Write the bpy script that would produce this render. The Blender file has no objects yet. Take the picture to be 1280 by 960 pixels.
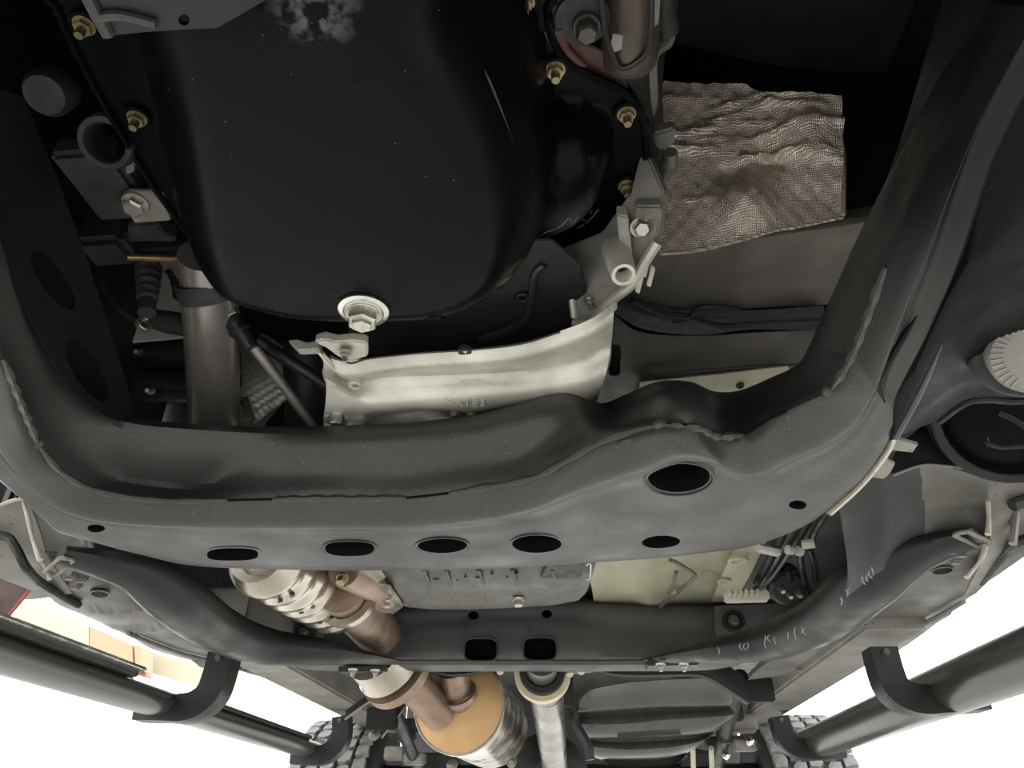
import bpy, bmesh, math, random
from mathutils import Vector, Matrix
random.seed(7)
S = bpy.context.scene
COL = S.collection
# ------------------------------------------------------------------ camera, sky, exposure
FOC = 900.0                       # focal length in pixels of a 1280 x 960 frame
PITCH, YAW = math.radians(32), math.radians(4.8)
CAMZ = 1.45                       # camera height over the workshop floor
FW = Vector((-math.sin(YAW)*math.cos(PITCH), math.cos(YAW)*math.cos(PITCH), math.sin(PITCH)))
RT = Vector((math.cos(YAW), math.sin(YAW), 0))
UP = RT.cross(FW)
CP = Vector((0, 0, CAMZ))
cam_d = bpy.data.cameras.new('camera')
cam = bpy.data.objects.new('camera', cam_d)
COL.objects.link(cam)
cam_d.sensor_width = 36
cam_d.lens = 36*FOC/1280
cam_d.clip_start = 0.02
cam.matrix_world = Matrix((( RT.x, UP.x, -FW.x, CP.x), (RT.y, UP.y, -FW.y, CP.y), (RT.z, UP.z, -FW.z, CP.z), (0, 0, 0, 1)))
S.camera = cam
S.view_settings.view_transform = 'Standard'
S.view_settings.look = 'None'
S.view_settings.gamma = 1
S.view_settings.use_curve_mapping = False
S.view_settings.exposure = 0.0
w = bpy.data.worlds.new('overcast_sky')
S.world = w
w.use_nodes = True
wn = w.node_tree
bg = wn.nodes['Background']
bg.inputs['Color'].default_value = (1.0, 1.0, 0.98, 1)
bg.inputs['Strength'].default_value = 4.0
# ------------------------------------------------------------------ measured directions: a pixel of the photograph meets a real plane
def ray(px, py): return FW*FOC + RT*(px-640) + UP*(480-py)
def H(px, py, h):
    d = ray(px, py); return CP + d*(h/d.z)          # on the level h metres above the camera
def Y(px, py, y):
    d = ray(px, py); return CP + d*(y/d.y)          # on the cross plane y metres ahead
def X(px, py, x):
    d = ray(px, py); return CP + d*(x/d.x)
def PL(px, py, pl):
    p0, n = pl; d = ray(px, py); return CP + d*((p0-CP).dot(n)/d.dot(n))
def plane(a, b, c):
    n = (b-a).cross(c-a).normalized()
    if n.dot(CP-a) < 0: n = -n
    return (a, n)                                     # normal towards the underside we look at
def hplane(h): return (Vector((0, 0, CAMZ+h)), Vector((0, 0, -1)))
def yplane(y): return (Vector((0, y, 0)), Vector((0, -1, 0)))
def HL(l, h): return [H(a, b, h) for a, b in l]
def YL(l, y): return [Y(a, b, y) for a, b in l]
# ------------------------------------------------------------------ materials
MATS = {}
def mat(name, c1, c2=None, rough=.5, metal=0., scale=12, bump=0., bscale=60, speck=0., speckc=(.5, .5, .47), sscale=300, spots=(), weave=0., coat=0., rvar=.12, stretch=None, ramp=(.35, .7), spec=.5):
    m = bpy.data.materials.new(name); m.use_nodes = True
    nt = m.node_tree; N = nt.nodes; L = nt.links
    b = N['Principled BSDF']
    tc = N.new('ShaderNodeTexCoord'); co = tc.outputs['Object']
    if stretch:
        mp = N.new('ShaderNodeMapping'); mp.inputs['Scale'].default_value = stretch
        L.new(co, mp.inputs['Vector']); co = mp.outputs[0]
    def noise(s, det=4, dist=0.):
        n = N.new('ShaderNodeTexNoise'); n.inputs['Scale'].default_value = s
        n.inputs['Detail'].default_value = det; n.inputs['Distortion'].default_value = dist
        L.new(co, n.inputs['Vector']); return n
    def rampn(src, a, bb):
        r = N.new('ShaderNodeMapRange'); r.inputs['From Min'].default_value = a; r.inputs['From Max'].default_value = bb
        L.new(src, r.inputs['Value']); return r.outputs[0]
    def mix(f, ca, cb):
        x = N.new('ShaderNodeMix'); x.data_type = 'RGBA'
        for s, v in ((0, f), (6, ca), (7, cb)):
            if hasattr(v, 'is_linked'): L.new(v, x.inputs[s])
            elif s: x.inputs[s].default_value = (*v, 1)
            else: x.inputs[s].default_value = v
        return x.outputs[2]
    c2 = c2 or tuple(v*.7 for v in c1)
    nz = noise(scale, 6, .4)
    col = mix(rampn(nz.outputs['Fac'], *ramp), c2, c1)
    if speck > 0:
        sp = noise(sscale, 2)
        col = mix(rampn(sp.outputs['Fac'], .80-speck, .84-speck), col, speckc)
    for (p, r, colr, ns, th) in spots:                # worn or painted-light patches each at its own place
        vm = N.new('ShaderNodeVectorMath'); vm.operation = 'DISTANCE'
        g = N.new('ShaderNodeNewGeometry'); L.new(g.outputs['Position'], vm.inputs[0]); vm.inputs[1].default_value = p
        fall = rampn(vm.outputs['Value'], r, r*.3)
        sn = N.new('ShaderNodeTexNoise'); sn.inputs['Scale'].default_value = ns; sn.inputs['Detail'].default_value = 8
        L.new(tc.outputs['Object'], sn.inputs['Vector'])
        ad = N.new('ShaderNodeMath'); ad.operation = 'MULTIPLY'
        L.new(fall, ad.inputs[0]); L.new(rampn(sn.outputs['Fac'], th, th+.1), ad.inputs[1])
        col = mix(ad.outputs[0], col, colr)
    L.new(col, b.inputs['Base Color'])
    r = N.new('ShaderNodeMapRange'); r.inputs['To Min'].default_value = max(.03, rough-rvar); r.inputs['To Max'].default_value = min(1, rough+rvar)
    r.inputs['From Min'].default_value = .3; r.inputs['From Max'].default_value = .7
    L.new(noise(scale*2.3, 5).outputs['Fac'], r.inputs['Value']); L.new(r.outputs[0], b.inputs['Roughness'])
    b.inputs['Specular IOR Level'].default_value = spec
    b.inputs['Metallic'].default_value = metal
    b.inputs['Coat Weight'].default_value = coat
    hgt = None
    if bump: hgt = noise(bscale, 5).outputs['Fac']
    if weave:
        wv = []
        for ax in ('X', 'Z'):
            q = N.new('ShaderNodeTexWave'); q.bands_direction = ax; q.inputs['Scale'].default_value = weave
            q.inputs['Distortion'].default_value = 3.0; q.inputs['Detail'].default_value = 2
            L.new(tc.outputs['Object'], q.inputs['Vector']); wv.append(q.outputs['Fac'])
        mx = N.new('ShaderNodeMath'); mx.operation = 'MULTIPLY'; L.new(wv[0], mx.inputs[0]); L.new(wv[1], mx.inputs[1])
        if hgt:
            a2 = N.new('ShaderNodeMath'); a2.operation = 'ADD'; L.new(hgt, a2.inputs[0]); L.new(mx.outputs[0], a2.inputs[1]); hgt = a2.outputs[0]
        else: hgt = mx.outputs[0]
    if hgt is not None:
        bp = N.new('ShaderNodeBump'); bp.inputs['Strength'].default_value = bump or .4; bp.inputs['Distance'].default_value = .003
        L.new(hgt, bp.inputs['Height']); L.new(bp.outputs[0], b.inputs['Normal'])
    MATS[name] = m
    return m
FR = mat('satin_frame_paint', (.042, .040, .038), (.031, .0295, .028), .42, 0, 5, .08, 260, .10, (.30, .28, .25), 700, spec=.42)
FRD = mat('black_frame_paint', (.017, .0168, .0168), (.012, .012, .012), .45, 0, 9, .08, 220, .06, (.2, .19, .18), 600, spec=.28)
BK = mat('matt_black_paint', (.02, .021, .023), (.011, .011, .012), .5, 0, 14, .05, 150)
PLAS = mat('black_plastic', (.016, .016, .017), (.010, .010, .011), .42, 0, 20)
RUB = mat('rubber', (.018, .018, .018), (.012, .012, .012), .75, 0, 30, .1, 200)
DARKM = mat('sooty_casting', (.05, .048, .045), (.02, .02, .02), .6, .3, 30, .15, 120)
ALU = mat('cast_aluminium', (.68, .66, .59), (.40, .385, .335), .42, .35, 13, .22, 240, .03, (.75, .73, .67), 300)
ALUD = mat('dull_cast_aluminium', (.30, .285, .26), (.17, .16, .145), .5, .5, 20, .2, 200)
STEEL = mat('blued_exhaust_steel', (.36, .32, .285), (.17, .165, .17), .3, .6, 9, .06, 120, 0, stretch=(1, .25, 1))
RUSTP = mat('heat_tinted_pipe', (.34, .25, .19), (.22, .15, .115), .42, .6, 14, .1, 100)
SHINY = mat('bright_sheet_steel', (.56, .52, .44), (.30, .27, .22), .25, .85, 7, .05, 80)
TAN = mat('tan_scorched_steel', (.58, .37, .17), (.44, .26, .12), .55, .25, 8, .05, 60)
FOIL = mat('aluminium_foil_cloth', (.74, .64, .555), (.52, .45, .385), .32, .7, 30, .5, 60, 0, weave=130)
BRASS = mat('zinc_yellow_plating', (.38, .32, .19), (.24, .20, .12), .35, .8, 60)
ZINC = mat('zinc_plating', (.55, .53, .47), (.36, .34, .30), .35, .85, 60)
BOLTD = mat('dark_plated_bolt', (.12, .11, .10), (.06, .055, .05), .45, .5, 60)
BEIGE = mat('bare_body_primer', (.48, .465, .34), (.38, .365, .265), .55, 0, 14, .05, 80)
SILVER = mat('silver_body_paint', (.72, .70, .65), (.60, .58, .54), .5, 0, 10)
FLOORP = mat('grey_floor_sheet', (.15, .137, .12), (.10, .09, .08), .55, 0, 16, .06, 120, .04, (.08, .07, .06), 240)
SEALP = mat('stone_guard_coating', (.225, .215, .19), (.155, .148, .132), .55, 0, 9, .1, 60, .11, (.03, .03, .03), 150)
LINER = mat('underbody_panel_coating', (.18, .172, .15), (.085, .082, .074), .5, 0, 7, .1, 40)
SEALRIM = mat('pale_sealer_and_rim_light', (.50, .47, .40), (.38, .36, .30), .7, 0, 60, .3, 120)  # seam sealer; also paints rim light on the edge flange
SEALB = mat('black_seam_sealer', (.018, .018, .018), (.010, .010, .010), .6, 0, 40, .3, 60)
MAROON = mat('maroon_paint', (.075, .026, .023), (.05, .02, .018), .55, 0, 20)
RED = mat('red_edge_trim', (.5, .03, .02), (.4, .02, .02), .4, 0, 20)
OILF = mat('brown_filter_paint', (.09, .065, .05), (.06, .045, .036), .45, .1, 20)
CREAM = mat('cream_ring_paint', (.60, .54, .38), (.48, .42, .28), .5, 0, 30)
STEP = mat('worn_black_step_bar', (.11, .105, .095), (.035, .033, .03), .30, .35, 6, .04, 60, 0, stretch=(1, .12, 1))
POLISH = mat('polished_trim', (.75, .74, .70), (.6, .6, .57), .2, .9, 20)
WHITEP = mat('white_nylon_clip', (.58, .56, .48), (.48, .46, .40), .5, 0, 30)
CONC = mat('grey_concrete', (.055, .054, .052), (.035, .035, .034), .75, 0, 3, .1, 40)
WALL = mat('grey_workshop_wall', (.36, .35, .32), (.30, .29, .27), .8, 0, 3)
YARD = mat('pale_concrete_yard', (.46, .455, .435), (.39, .385, .37), .8, 0, 2, .1, 30)
PEACH = mat('peach_cabinet_paint', (.40, .275, .18), (.37, .25, .165), .7, 0, 3)
PALEY = mat('pale_yellow_paint', (.42, .385, .29), (.40, .36, .27), .7, 0, 3)
OCHRE = mat('bronze_shaft_plating', (.42, .27, .15), (.28, .18, .10), .3, .8, 40)
LCA = mat('control_arm_black_paint', (.006, .0058, .0058), (.0045, .0044, .0044), .42, 0, 9, .06, 180, .05, (.12, .11, .1), 420, spec=.05)
DISC = mat('dull_grey_washer', (.24, .23, .205), (.17, .163, .147), .55, .4, 40, .1, 150)
SHAFT = mat('grey_shaft_paint', (.27, .26, .24), (.22, .21, .19), .32, .75, 5)
TANKP = mat('dark_tank_plastic', (.075, .072, .068), (.055, .053, .05), .24, 0, 7)
RXP = mat('dusty_black_paint', (.085, .085, .084), (.06, .06, .06), .5, 0, 9, .06, 160, .05, (.2, .2, .19), 380)
PANM = mat('grey_pan_paint', (.082, .079, .070), (.056, .053, .047), .45, .2, 14, .06, 80)
DIRTB = mat('dusty_dark_coating', (.028, .030, .030), (.022, .023, .023), .5, 0, 6, .05, 60)
SCR = mat('bare_scratch', (.30, .29, .27), (.12, .12, .11), .5, .2, 200)
RIDGEHL = mat('grey_ridge_highlight', (.03, .032, .034), (.008, .009, .01), .6, 0, 120)  # thin grey streak painting the highlight along the pan ridge
PIT = mat('black_shade_fill', (.004, .004, .005), (.003, .003, .004), .7, 0, 20, spec=.1)  # paints the shade inside bores and on the bulkhead; also seam and hole black
RAILSHADE = mat('shade_darkened_rail_paint', (.010, .010, .0105), (.007, .007, .0075), .4, 0, 9, .06, 180, .05, (.12, .11, .1), 520, spec=.18, spots=[(H(1075, 455, .34), .19, (.042, .040, .038), 3, -.2)])  # light falloff painted into a darker copy of the frame paint, blended at the joint
CHALK = mat('chalk_marks', (.22, .22, .215), (.16, .16, .16), .8, 0, 80)
CARB = mat('body_underside_paint', (.035, .035, .034), (.025, .025, .024), .55, 0, 6)
OPAN = mat('black_oil_pan_enamel', (.003, .0033, .0038), (.002, .0022, .0026), .33, 0, 6, .03, 90, .03, (.35, .36, .36), 330,
    spots=[(H(390, 0, .45), .034, (.11, .12, .125), 60, .46), (H(592, 15, .45), .03, (.24, .26, .27), 75, .47), (H(640, 150, .46), .02, (.1, .11, .12), 90, .5), (H(735, 296, .54), .055, (.045, .049, .05), 8, .1), (H(642, 352, .47), .03, (.10, .085, .06), 30, .42), (H(300, 408, .47), .04, (.09, .08, .065), 40, .42)], spec=.08)  # scuffs, plus a grey spot painting the lit sheen at the pan's lower right
# ------------------------------------------------------------------ mesh helpers
def root_of(o):
    while o.parent: o = o.parent
    return o
def offs(parent): return root_of(parent).location.copy() if parent else None
def mesh(name, vs, fs, m, parent=None, sharp=38, recalc=True):
    me = bpy.data.meshes.new(name)
    vs = [Vector(v) for v in vs]
    if parent: o0 = offs(parent)
    else:
        lo = Vector([min(v[i] for v in vs) for i in range(3)]); hi = Vector([max(v[i] for v in vs) for i in range(3)])
        o0 = (lo+hi)/2
    me.from_pydata([v-o0 for v in vs], [], fs)
    if recalc:
        bm = bmesh.new(); bm.from_mesh(me)
        bmesh.ops.remove_doubles(bm, verts=bm.verts, dist=1e-6)
        bmesh.ops.recalc_face_normals(bm, faces=bm.faces)
        bm.to_mesh(me); bm.free()
    me.polygons.foreach_set('use_smooth', [True]*len(me.polygons))
    me.set_sharp_from_angle(angle=math.radians(sharp))
    me.materials.append(m)
    o = bpy.data.objects.new(name, me); COL.objects.link(o)
    if parent: o.parent = parent
    else: o.location = o0
    return o
def thing(name, label, cat, loc, group=None):
    o = bpy.data.objects.new(name, None); COL.objects.link(o); o.empty_display_size = .05
    o.location = loc; return tag(o, label, cat, group)
def tag(o, label, cat, group=None):
    o['label'] = label; o['category'] = cat
    if group: o['group'] = group
    return o
def struct(o): o['kind'] = 'structure'; return o
def lab(o, t): o['label'] = t; return o
def cr(pts, k):
    """Catmull-Rom through pts, k steps per span"""
    pts = [Vector(p) for p in pts]; out = []
    for i in range(len(pts)-1):
        p0 = pts[max(i-1, 0)]; p1 = pts[i]; p2 = pts[i+1]; p3 = pts[min(i+2, len(pts)-1)]
        if i == 0: p0 = 2*p1-p2
        if i == len(pts)-2: p3 = 2*p2-p1
        for j in range(k):
            t = j/k
            out.append(.5*((2*p1)+(p2-p0)*t+(2*p0-5*p1+4*p2-p3)*t*t+(3*p1-p0-3*p2+p3)*t**3))
    out.append(pts[-1]); return out
def crc(pts, k):
    n = len(pts); e = [pts[-1]]+list(pts)+[pts[0], pts[1]]
    r = cr(e, k); return r[k:k*(n+1)]
def resamp(pts, n):
    d = [0]
    for i in range(1, len(pts)): d.append(d[-1]+(pts[i]-pts[i-1]).length)
    out = []; j = 0
    for i in range(n):
        t = d[-1]*i/(n-1)
        while j < len(pts)-2 and d[j+1] < t: j += 1
        q = (t-d[j])/max(1e-9, d[j+1]-d[j]); out.append(pts[j].lerp(pts[j+1], min(1, max(0, q))))
    return out
def gridm(name, rows, m, parent=None, ku=5, kv=4, thick=.003, closev=False, fn=None, sharp=38, arc=None):
    """rows of points -> smooth sheet with real thickness, grown away from the camera"""
    R = [cr(r, ku) if len(r) > 2 else resamp([Vector(p) for p in r], 2*ku+1) for r in rows]
    if arc: R = [resamp(r, arc) for r in R]
    n = len(R[0]); cols = []
    for i in range(n):
        c = [r[i] for r in R]
        cols.append(crc(c, kv) if closev else (cr(c, kv) if len(c) > 2 else resamp(c, kv+1)))
    mm = len(cols[0]); vs = [p for c in cols for p in c]
    if fn: vs = [fn(p) for p in vs]
    fs = []
    for i in range(n-1):
        for j in range(mm if closev else mm-1):
            fs.append((i*mm+j, i*mm+(j+1) % mm, (i+1)*mm+(j+1) % mm, (i+1)*mm+j))
    if closev:
        fs += [tuple(range(mm)), tuple(range((n-1)*mm, n*mm))]
        return mesh(name, vs, fs, m, parent, sharp)
    if thick:
        nv = len(vs); nrm = [Vector() for _ in vs]
        for f in fs:
            a = (vs[f[1]]-vs[f[0]]).cross(vs[f[3]]-vs[f[0]])+(vs[f[3]]-vs[f[2]]).cross(vs[f[1]]-vs[f[2]])
            for q in f: nrm[q] += a
        cen = sum(vs, Vector())/nv; tot = sum(nrm, Vector())
        s = 1 if tot.dot(cen-CP) > 0 else -1
        vs = vs+[v+q.normalized()*s*thick if q.length else v for v, q in zip(vs, nrm)]
        fs = fs+[tuple(q+nv for q in reversed(f)) for f in fs]
        bd = [i*mm for i in range(n)]+[(n-1)*mm+j for j in range(1, mm)]+[i*mm+mm-1 for i in range(n-2, -1, -1)]+[j for j in range(mm-2, 0, -1)]
        for a, b in zip(bd, bd[1:]+bd[:1]): fs.append((a, b, b+nv, a+nv))
    return mesh(name, vs, fs, m, parent, sharp)
def frames(pts):
    T = []
    for i in range(len(pts)):
        a = pts[max(0, i-1)]; b = pts[min(len(pts)-1, i+1)]; T.append((b-a).normalized())
    u = T[0].orthogonal().normalized(); out = []
    for t in T:
        u = (u-t*u.dot(t)).normalized(); out.append((u, t.cross(u)))
    return out
def tube(name, pts, r, m, parent=None, seg=12, k=5, cap=True, sharp=38):
    pts = [Vector(p) for p in pts]
    rr = r if isinstance(r, (list, tuple)) else [r]*len(pts)
    if len(pts) > 2:
        P = cr([Vector((*p, )) for p in pts], k); RR = []
        for i in range(len(pts)-1):
            for j in range(k): RR.append(rr[i]+(rr[i+1]-rr[i])*j/k)
        RR.append(rr[-1])
    else: P, RR = pts, rr
    vs = []; fs = []
    for p, (u, v), q in zip(P, frames(P), RR):
        for s in range(seg):
            a = 2*math.pi*s/seg; vs.append(p+(u*math.cos(a)+v*math.sin(a))*q)
    for i in range(len(P)-1):
        for s in range(seg):
            fs.append((i*seg+s, i*seg+(s+1) % seg, (i+1)*seg+(s+1) % seg, (i+1)*seg+s))
    if cap: fs += [tuple(range(seg)), tuple(range((len(P)-1)*seg, len(P)*seg))]
    return mesh(name, vs, fs, m, parent, sharp)
def axes(ax):
    ax = Vector(ax).normalized(); u = ax.orthogonal().normalized()
    if abs(ax.z) < .9: u = Vector((0, 0, 1)).cross(ax).normalized()
    return ax, u, ax.cross(u)
def lathe(name, c, ax, prof, m, parent=None, seg=28, sharp=38, sx=1., sy=1.):
    """profile of (radius, distance along axis)"""
    ax, u, v = axes(ax); vs = []; fs = []; n = len(prof)
    for s in range(seg):
        a = 2*math.pi*s/seg
        for r, z in prof: vs.append(Vector(c)+ax*z+(u*math.cos(a)*sx+v*math.sin(a)*sy)*r)
    for s in range(seg):
        for j in range(n-1):
            fs.append((s*n+j, ((s+1) % seg)*n+j, ((s+1) % seg)*n+j+1, s*n+j+1))
    if prof[0][0] > 1e-6: fs.append(tuple(s*n for s in range(seg)))
    if prof[-1][0] > 1e-6: fs.append(tuple(s*n+n-1 for s in range(seg)))
    return mesh(name, vs, fs, m, parent, sharp)
def ringp(c, ax, ro, ri, z0, z1, name, m, parent=None, seg=28, **k):
    b = min(.15*(ro-ri), .3*abs(z1-z0)); s = 1 if z1 > z0 else -1
    return lathe_closed(name, c, ax, [(ri, z0), (ro, z0), (ro, z1-s*b), (ro-b, z1), (ri+b, z1), (ri, z1-s*b)], m, parent, seg, **k)
def lathe_closed(name, c, ax, prof, m, parent=None, seg=28, sharp=38):
    ax, u, v = axes(ax); vs = []; fs = []; n = len(prof)
    for s in range(seg):
        a = 2*math.pi*s/seg
        for r, z in prof: vs.append(Vector(c)+ax*z+(u*math.cos(a)+v*math.sin(a))*r)
    for s in range(seg):
        for j in range(n): fs.append((s*n+j, ((s+1) % seg)*n+j, ((s+1) % seg)*n+(j+1) % n, s*n+(j+1) % n))
    return mesh(name, vs, fs, m, parent, sharp)
def extr(name, poly, vec, m, parent=None, bev=.0, sharp=30):
    """flat outline given real thickness"""
    n = len(poly); poly = [Vector(p) for p in poly]; vec = Vector(vec)
    o = mesh(name, poly+[p+vec for p in poly], [tuple(range(n)), tuple(range(2*n-1, n-1, -1))]+[(i, (i+1) % n, (i+1) % n+n, i+n) for i in range(n)], m, parent, sharp)
    if bev:
        bm = bmesh.new(); bm.from_mesh(o.data)
        ed = [e for e in bm.edges if len(e.link_faces) == 2 and e.calc_face_angle(0) > .5]
        bmesh.ops.bevel(bm, geom=ed, offset=bev, segments=2, affect='EDGES', clamp_overlap=True)
        bm.to_mesh(o.data); bm.free()
        o.data.polygons.foreach_set('use_smooth', [True]*len(o.data.polygons)); o.data.set_sharp_from_angle(angle=math.radians(sharp))
    return o
def plate(name, px, pl, t, m, parent=None, bev=.001, k=0, holes=()):
    P = [PL(a, b, pl) for a, b in px]
    if k: P = crc(P, k)
    o = extr(name, P, -pl[1]*t, m, parent, bev)
    if holes: bore(o, [(ringpx(h, pl), pl[1]) for h in holes])
    return o
def ringpx(h, pl, n=24):
    cx, cy, a, b = h[:4]; ang = math.radians(h[4]) if len(h) > 4 else 0; pw = h[5] if len(h) > 5 else 1
    out = []
    for i in range(n):
        t = 2*math.pi*i/n; c = math.cos(t); s = math.sin(t)
        x = a*math.copysign(abs(c)**pw, c); y = b*math.copysign(abs(s)**pw, s)
        out.append(PL(cx+x*math.cos(ang)-y*math.sin(ang), cy+x*math.sin(ang)+y*math.cos(ang), pl))
    return out
def bore(o, cuts, d0=.03, d1=.03):
    """drill real holes: each cut is (ring, axis)"""
    off = offs(o) if o.parent else o.location.copy(); tmp = []
    for ring, ax in cuts:
        n = len(ring); ring = [p-off for p in ring]
        me = bpy.data.meshes.new('drill')
        me.from_pydata([p+ax*d0 for p in ring]+[p-ax*d1 for p in ring], [], [tuple(range(n)), tuple(range(2*n-1, n-1, -1))]+[(i, (i+1) % n, (i+1) % n+n, i+n) for i in range(n)])
        bm = bmesh.new(); bm.from_mesh(me); bmesh.ops.recalc_face_normals(bm, faces=bm.faces); bm.to_mesh(me); bm.free()
        c = bpy.data.objects.new('drill', me); COL.objects.link(c); c.location = o.matrix_world.translation if False else (0, 0, 0)
        md = o.modifiers.new('b', 'BOOLEAN'); md.object = c; md.solver = 'EXACT'; md.use_self = False; md.material_mode = 'TRANSFER'; me.materials.append(PIT)
        c.matrix_world = Matrix.Translation(off); tmp.append(c)
    bpy.context.view_layer.update()
    dg = bpy.context.evaluated_depsgraph_get()
    me = bpy.data.meshes.new_from_object(o.evaluated_get(dg))
    o.modifiers.clear(); o.data = me
    me.polygons.foreach_set('use_smooth', [True]*len(me.polygons)); me.set_sharp_from_angle(angle=math.radians(35))
    for c in tmp: bpy.data.objects.remove(c)
def box(name, c, sx, sy, sz, m, parent=None, bev=.004, ax=None, up=None):
    c = Vector(c); a = Vector(ax).normalized() if ax is not None else Vector((0, 1, 0)); z = Vector(up) if up is not None else Vector((0, 0, 1))
    x = a.cross(z).normalized(); z = x.cross(a)
    P = [c+x*(sx/2*i)+a*(-sy/2)+z*(sz/2*j) for i, j in ((-1, -1), (1, -1), (1, 1), (-1, 1))]
    return extr(name, P, a*sy, m, parent, bev)
BM = {}
def bolt(parent, p, ax, r, h, m=None, kind='hex', name='bolt'):
    """hex head with flange; all alike bolts share one mesh"""
    m = m or ZINC; key = (kind, m.name)
    if key not in BM:
        bm = bmesh.new()
        def cyl(rb, rt, z0, z1, seg, rot=0.):
            a = [bm.verts.new((rb*math.cos(2*math.pi*i/seg+rot), rb*math.sin(2*math.pi*i/seg+rot), z0)) for i in range(seg)]
            b = [bm.verts.new((rt*math.cos(2*math.pi*i/seg+rot), rt*math.sin(2*math.pi*i/seg+rot), z1)) for i in range(seg)]
            for i in range(seg): bm.faces.new((a[i], a[(i+1) % seg], b[(i+1) % seg], b[i]))
            bm.faces.new(list(reversed(a))); bm.faces.new(b)
        cyl(1.0, .92, -.1, .18, 16)
        if kind == 'hex': cyl(.78, .78, .15, .85, 6); cyl(.78, .62, .85, 1, 6)
        else: cyl(.72, .72, .15, .6, 6); cyl(.42, .36, .6, 1.25, 12)
        bmesh.ops.recalc_face_normals(bm, faces=bm.faces)
        me = bpy.data.meshes.new(name); bm.to_mesh(me); bm.free(); me.materials.append(m); BM[key] = me
    o = bpy.data.objects.new(name, BM[key]); COL.objects.link(o)
    ax, u, v = axes(ax); p = Vector(p)-offs(parent)
    R = Matrix((u, v, ax)).transposed().to_4x4()
    o.parent = parent
    o.matrix_local = Matrix.Translation(p) @ R @ Matrix.Diagonal((r, r, h, 1))
    return o
DOWN = Vector((0, 0, -1))
# ------------------------------------------------------------------ the workshop
def slab(name, lo, hi, m):
    lo, hi = Vector(lo), Vector(hi)
    vs = [(x, y, z) for z in (lo.z, hi.z) for y in (lo.y, hi.y) for x in (lo.x, hi.x)]
    return struct(mesh(name, vs, [(0, 1, 3, 2), (4, 6, 7, 5), (0, 4, 5, 1), (2, 3, 7, 6), (0, 2, 6, 4), (1, 5, 7, 3)], m))
slab('ground', (-40, -40, -.1), (40, 60, 0), YARD)
# ------------------------------------------------------------------ front crossmember with its rails
fc = thing('front_crossmember', 'large satin black pressed steel crossmember with oval holes, curving into the frame rails', 'crossmember', H(520, 660, .33))
ST = [
 [(-60,150),(-75,250),(-80,300),(-150,400),(-170,425)],
 [(0,310),(-10,400),(3,448),(-30,540),(-44,552)],
 [(45,410),(30,480),(28,510),(2,578),(-2,592)],
 [(90,485),(65,535),(50,560),(30,610),(27,616)],
 [(130,518),(98,565),(74,588),(60,636),(58,645)],
 [(170,530),(140,590),(110,610),(88,648),(76,661)],
 [(230,536),(190,600),(160,621),(125,657),(110,671)],
 [(310,541),(255,605),(215,626),(200,662),(175,690)],
 [(370,542),(320,595),(300,625),(290,665),(250,706)],
 [(430,541),(410,590),(400,623),(400,666),(400,711)],
 [(510,538),(500,590),(500,623),(503,664),(510,711)],
 [(580,531),(575,582),(590,612),(590,657),(600,710)],
 [(640,519),(640,572),(665,598),(660,643),(680,707)],
 [(690,504),(690,555),(712,574),(715,621),(740,703)],
 [(725,498),(735,535),(752,552),(770,602),(790,700)],
 [(757,512),(765,532),(785,541),(815,588),(840,696)],
 [(790,502),(800,520),(826,531),(850,572),(890,690)],
 [(830,488),(845,508),(866,533),(888,577),(935,684)],
 [(870,486),(885,510),(895,545),(918,595),(975,671)],
 [(900,495),(915,525),(925,546),(950,600),(1010,655)],
 [(930,492),(945,515),(960,525),(990,580),(1038,635)],
 [(970,474),(985,495),(1005,504),(1040,560),(1075,600)],
 [(1003,455),(1020,475),(1040,486),(1075,532),(1104,560)],
 [(1020,425),(1045,440),(1066,446),(1100,490),(1122,520)],
 [(1045,365),(1072,370),(1090,385),(1125,420),(1150,440)],
 [(1085,275),(1110,280),(1125,290),(1165,320),(1195,335)],
 [(1150,145),(1175,150),(1190,155),(1220,170),(1245,178)],
 [(1222,0),(1250,5),(1265,8),(1300,15),(1325,22)]]
hs = (.42, .376, .345, .318, .333)
DT = {13: .01, 14: .025, 15: .05, 16: .015, 17: -.02, 18: -.005, 19: .035, 20: .04, 21: .02}
rows = [[H(*s[i], hs[i]+DT.get(k, 0)*(1, .6, .12, 0, 0)[i]) for k, s in enumerate(ST)] for i in range(5)]
d_, s_, l_ = rows[3], rows[2], rows[4]
rows = rows[:3]+[[p+(q-p)*.25+Vector((0, 0, -.004)) for p, q in zip(d_, s_)], [p+(q-p)*.13+Vector((0, 0, .009)) for p, q in zip(d_, l_)], [p+(q-p)*.35+Vector((0, 0, .004)) for p, q in zip(d_, l_)], l_]
rows.append([p+Vector((0, 0, .11)) for p in l_])
rows.append([CP+(p-CP)*1.09 for p in rows[0]])
DENT = [(H(655, 583, .37), .03, .007), (H(345, 612, .345), .025, .006), (H(985, 638, .325), .028, .006), (H(1012, 622, .325), .028, .006)]
def dentf(p):
    for c, r, d in DENT:
        q = (p-c).length
        if q < r*2.5: p = p+(c-CP).normalized()*d*math.exp(-(q/r)**2*2)
    return p
beam = gridm('beam', [r[:24] for r in rows], FR, fc, ku=6, kv=5, closev=True, fn=dentf)
gridm('right_rail', [r[23:] for r in rows], RAILSHADE, fc, ku=6, kv=5, closev=True)  # split from the beam to take the shade-darkened colour
hb = hplane(.326)
bore(beam, [(ringpx(h, hb), hb[1]) for h in ((291,692,32,6.5,0,.7),(437,686,31,8,0,.8),(553,682.5,31,8,-1),(671,679.5,31,9.5,-1),(826,675,24,7.5,-3),(849,599,39,17.5,-3),(120,661,11,4,4),(997,631,11,5,-4))], .04, .095)
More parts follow.
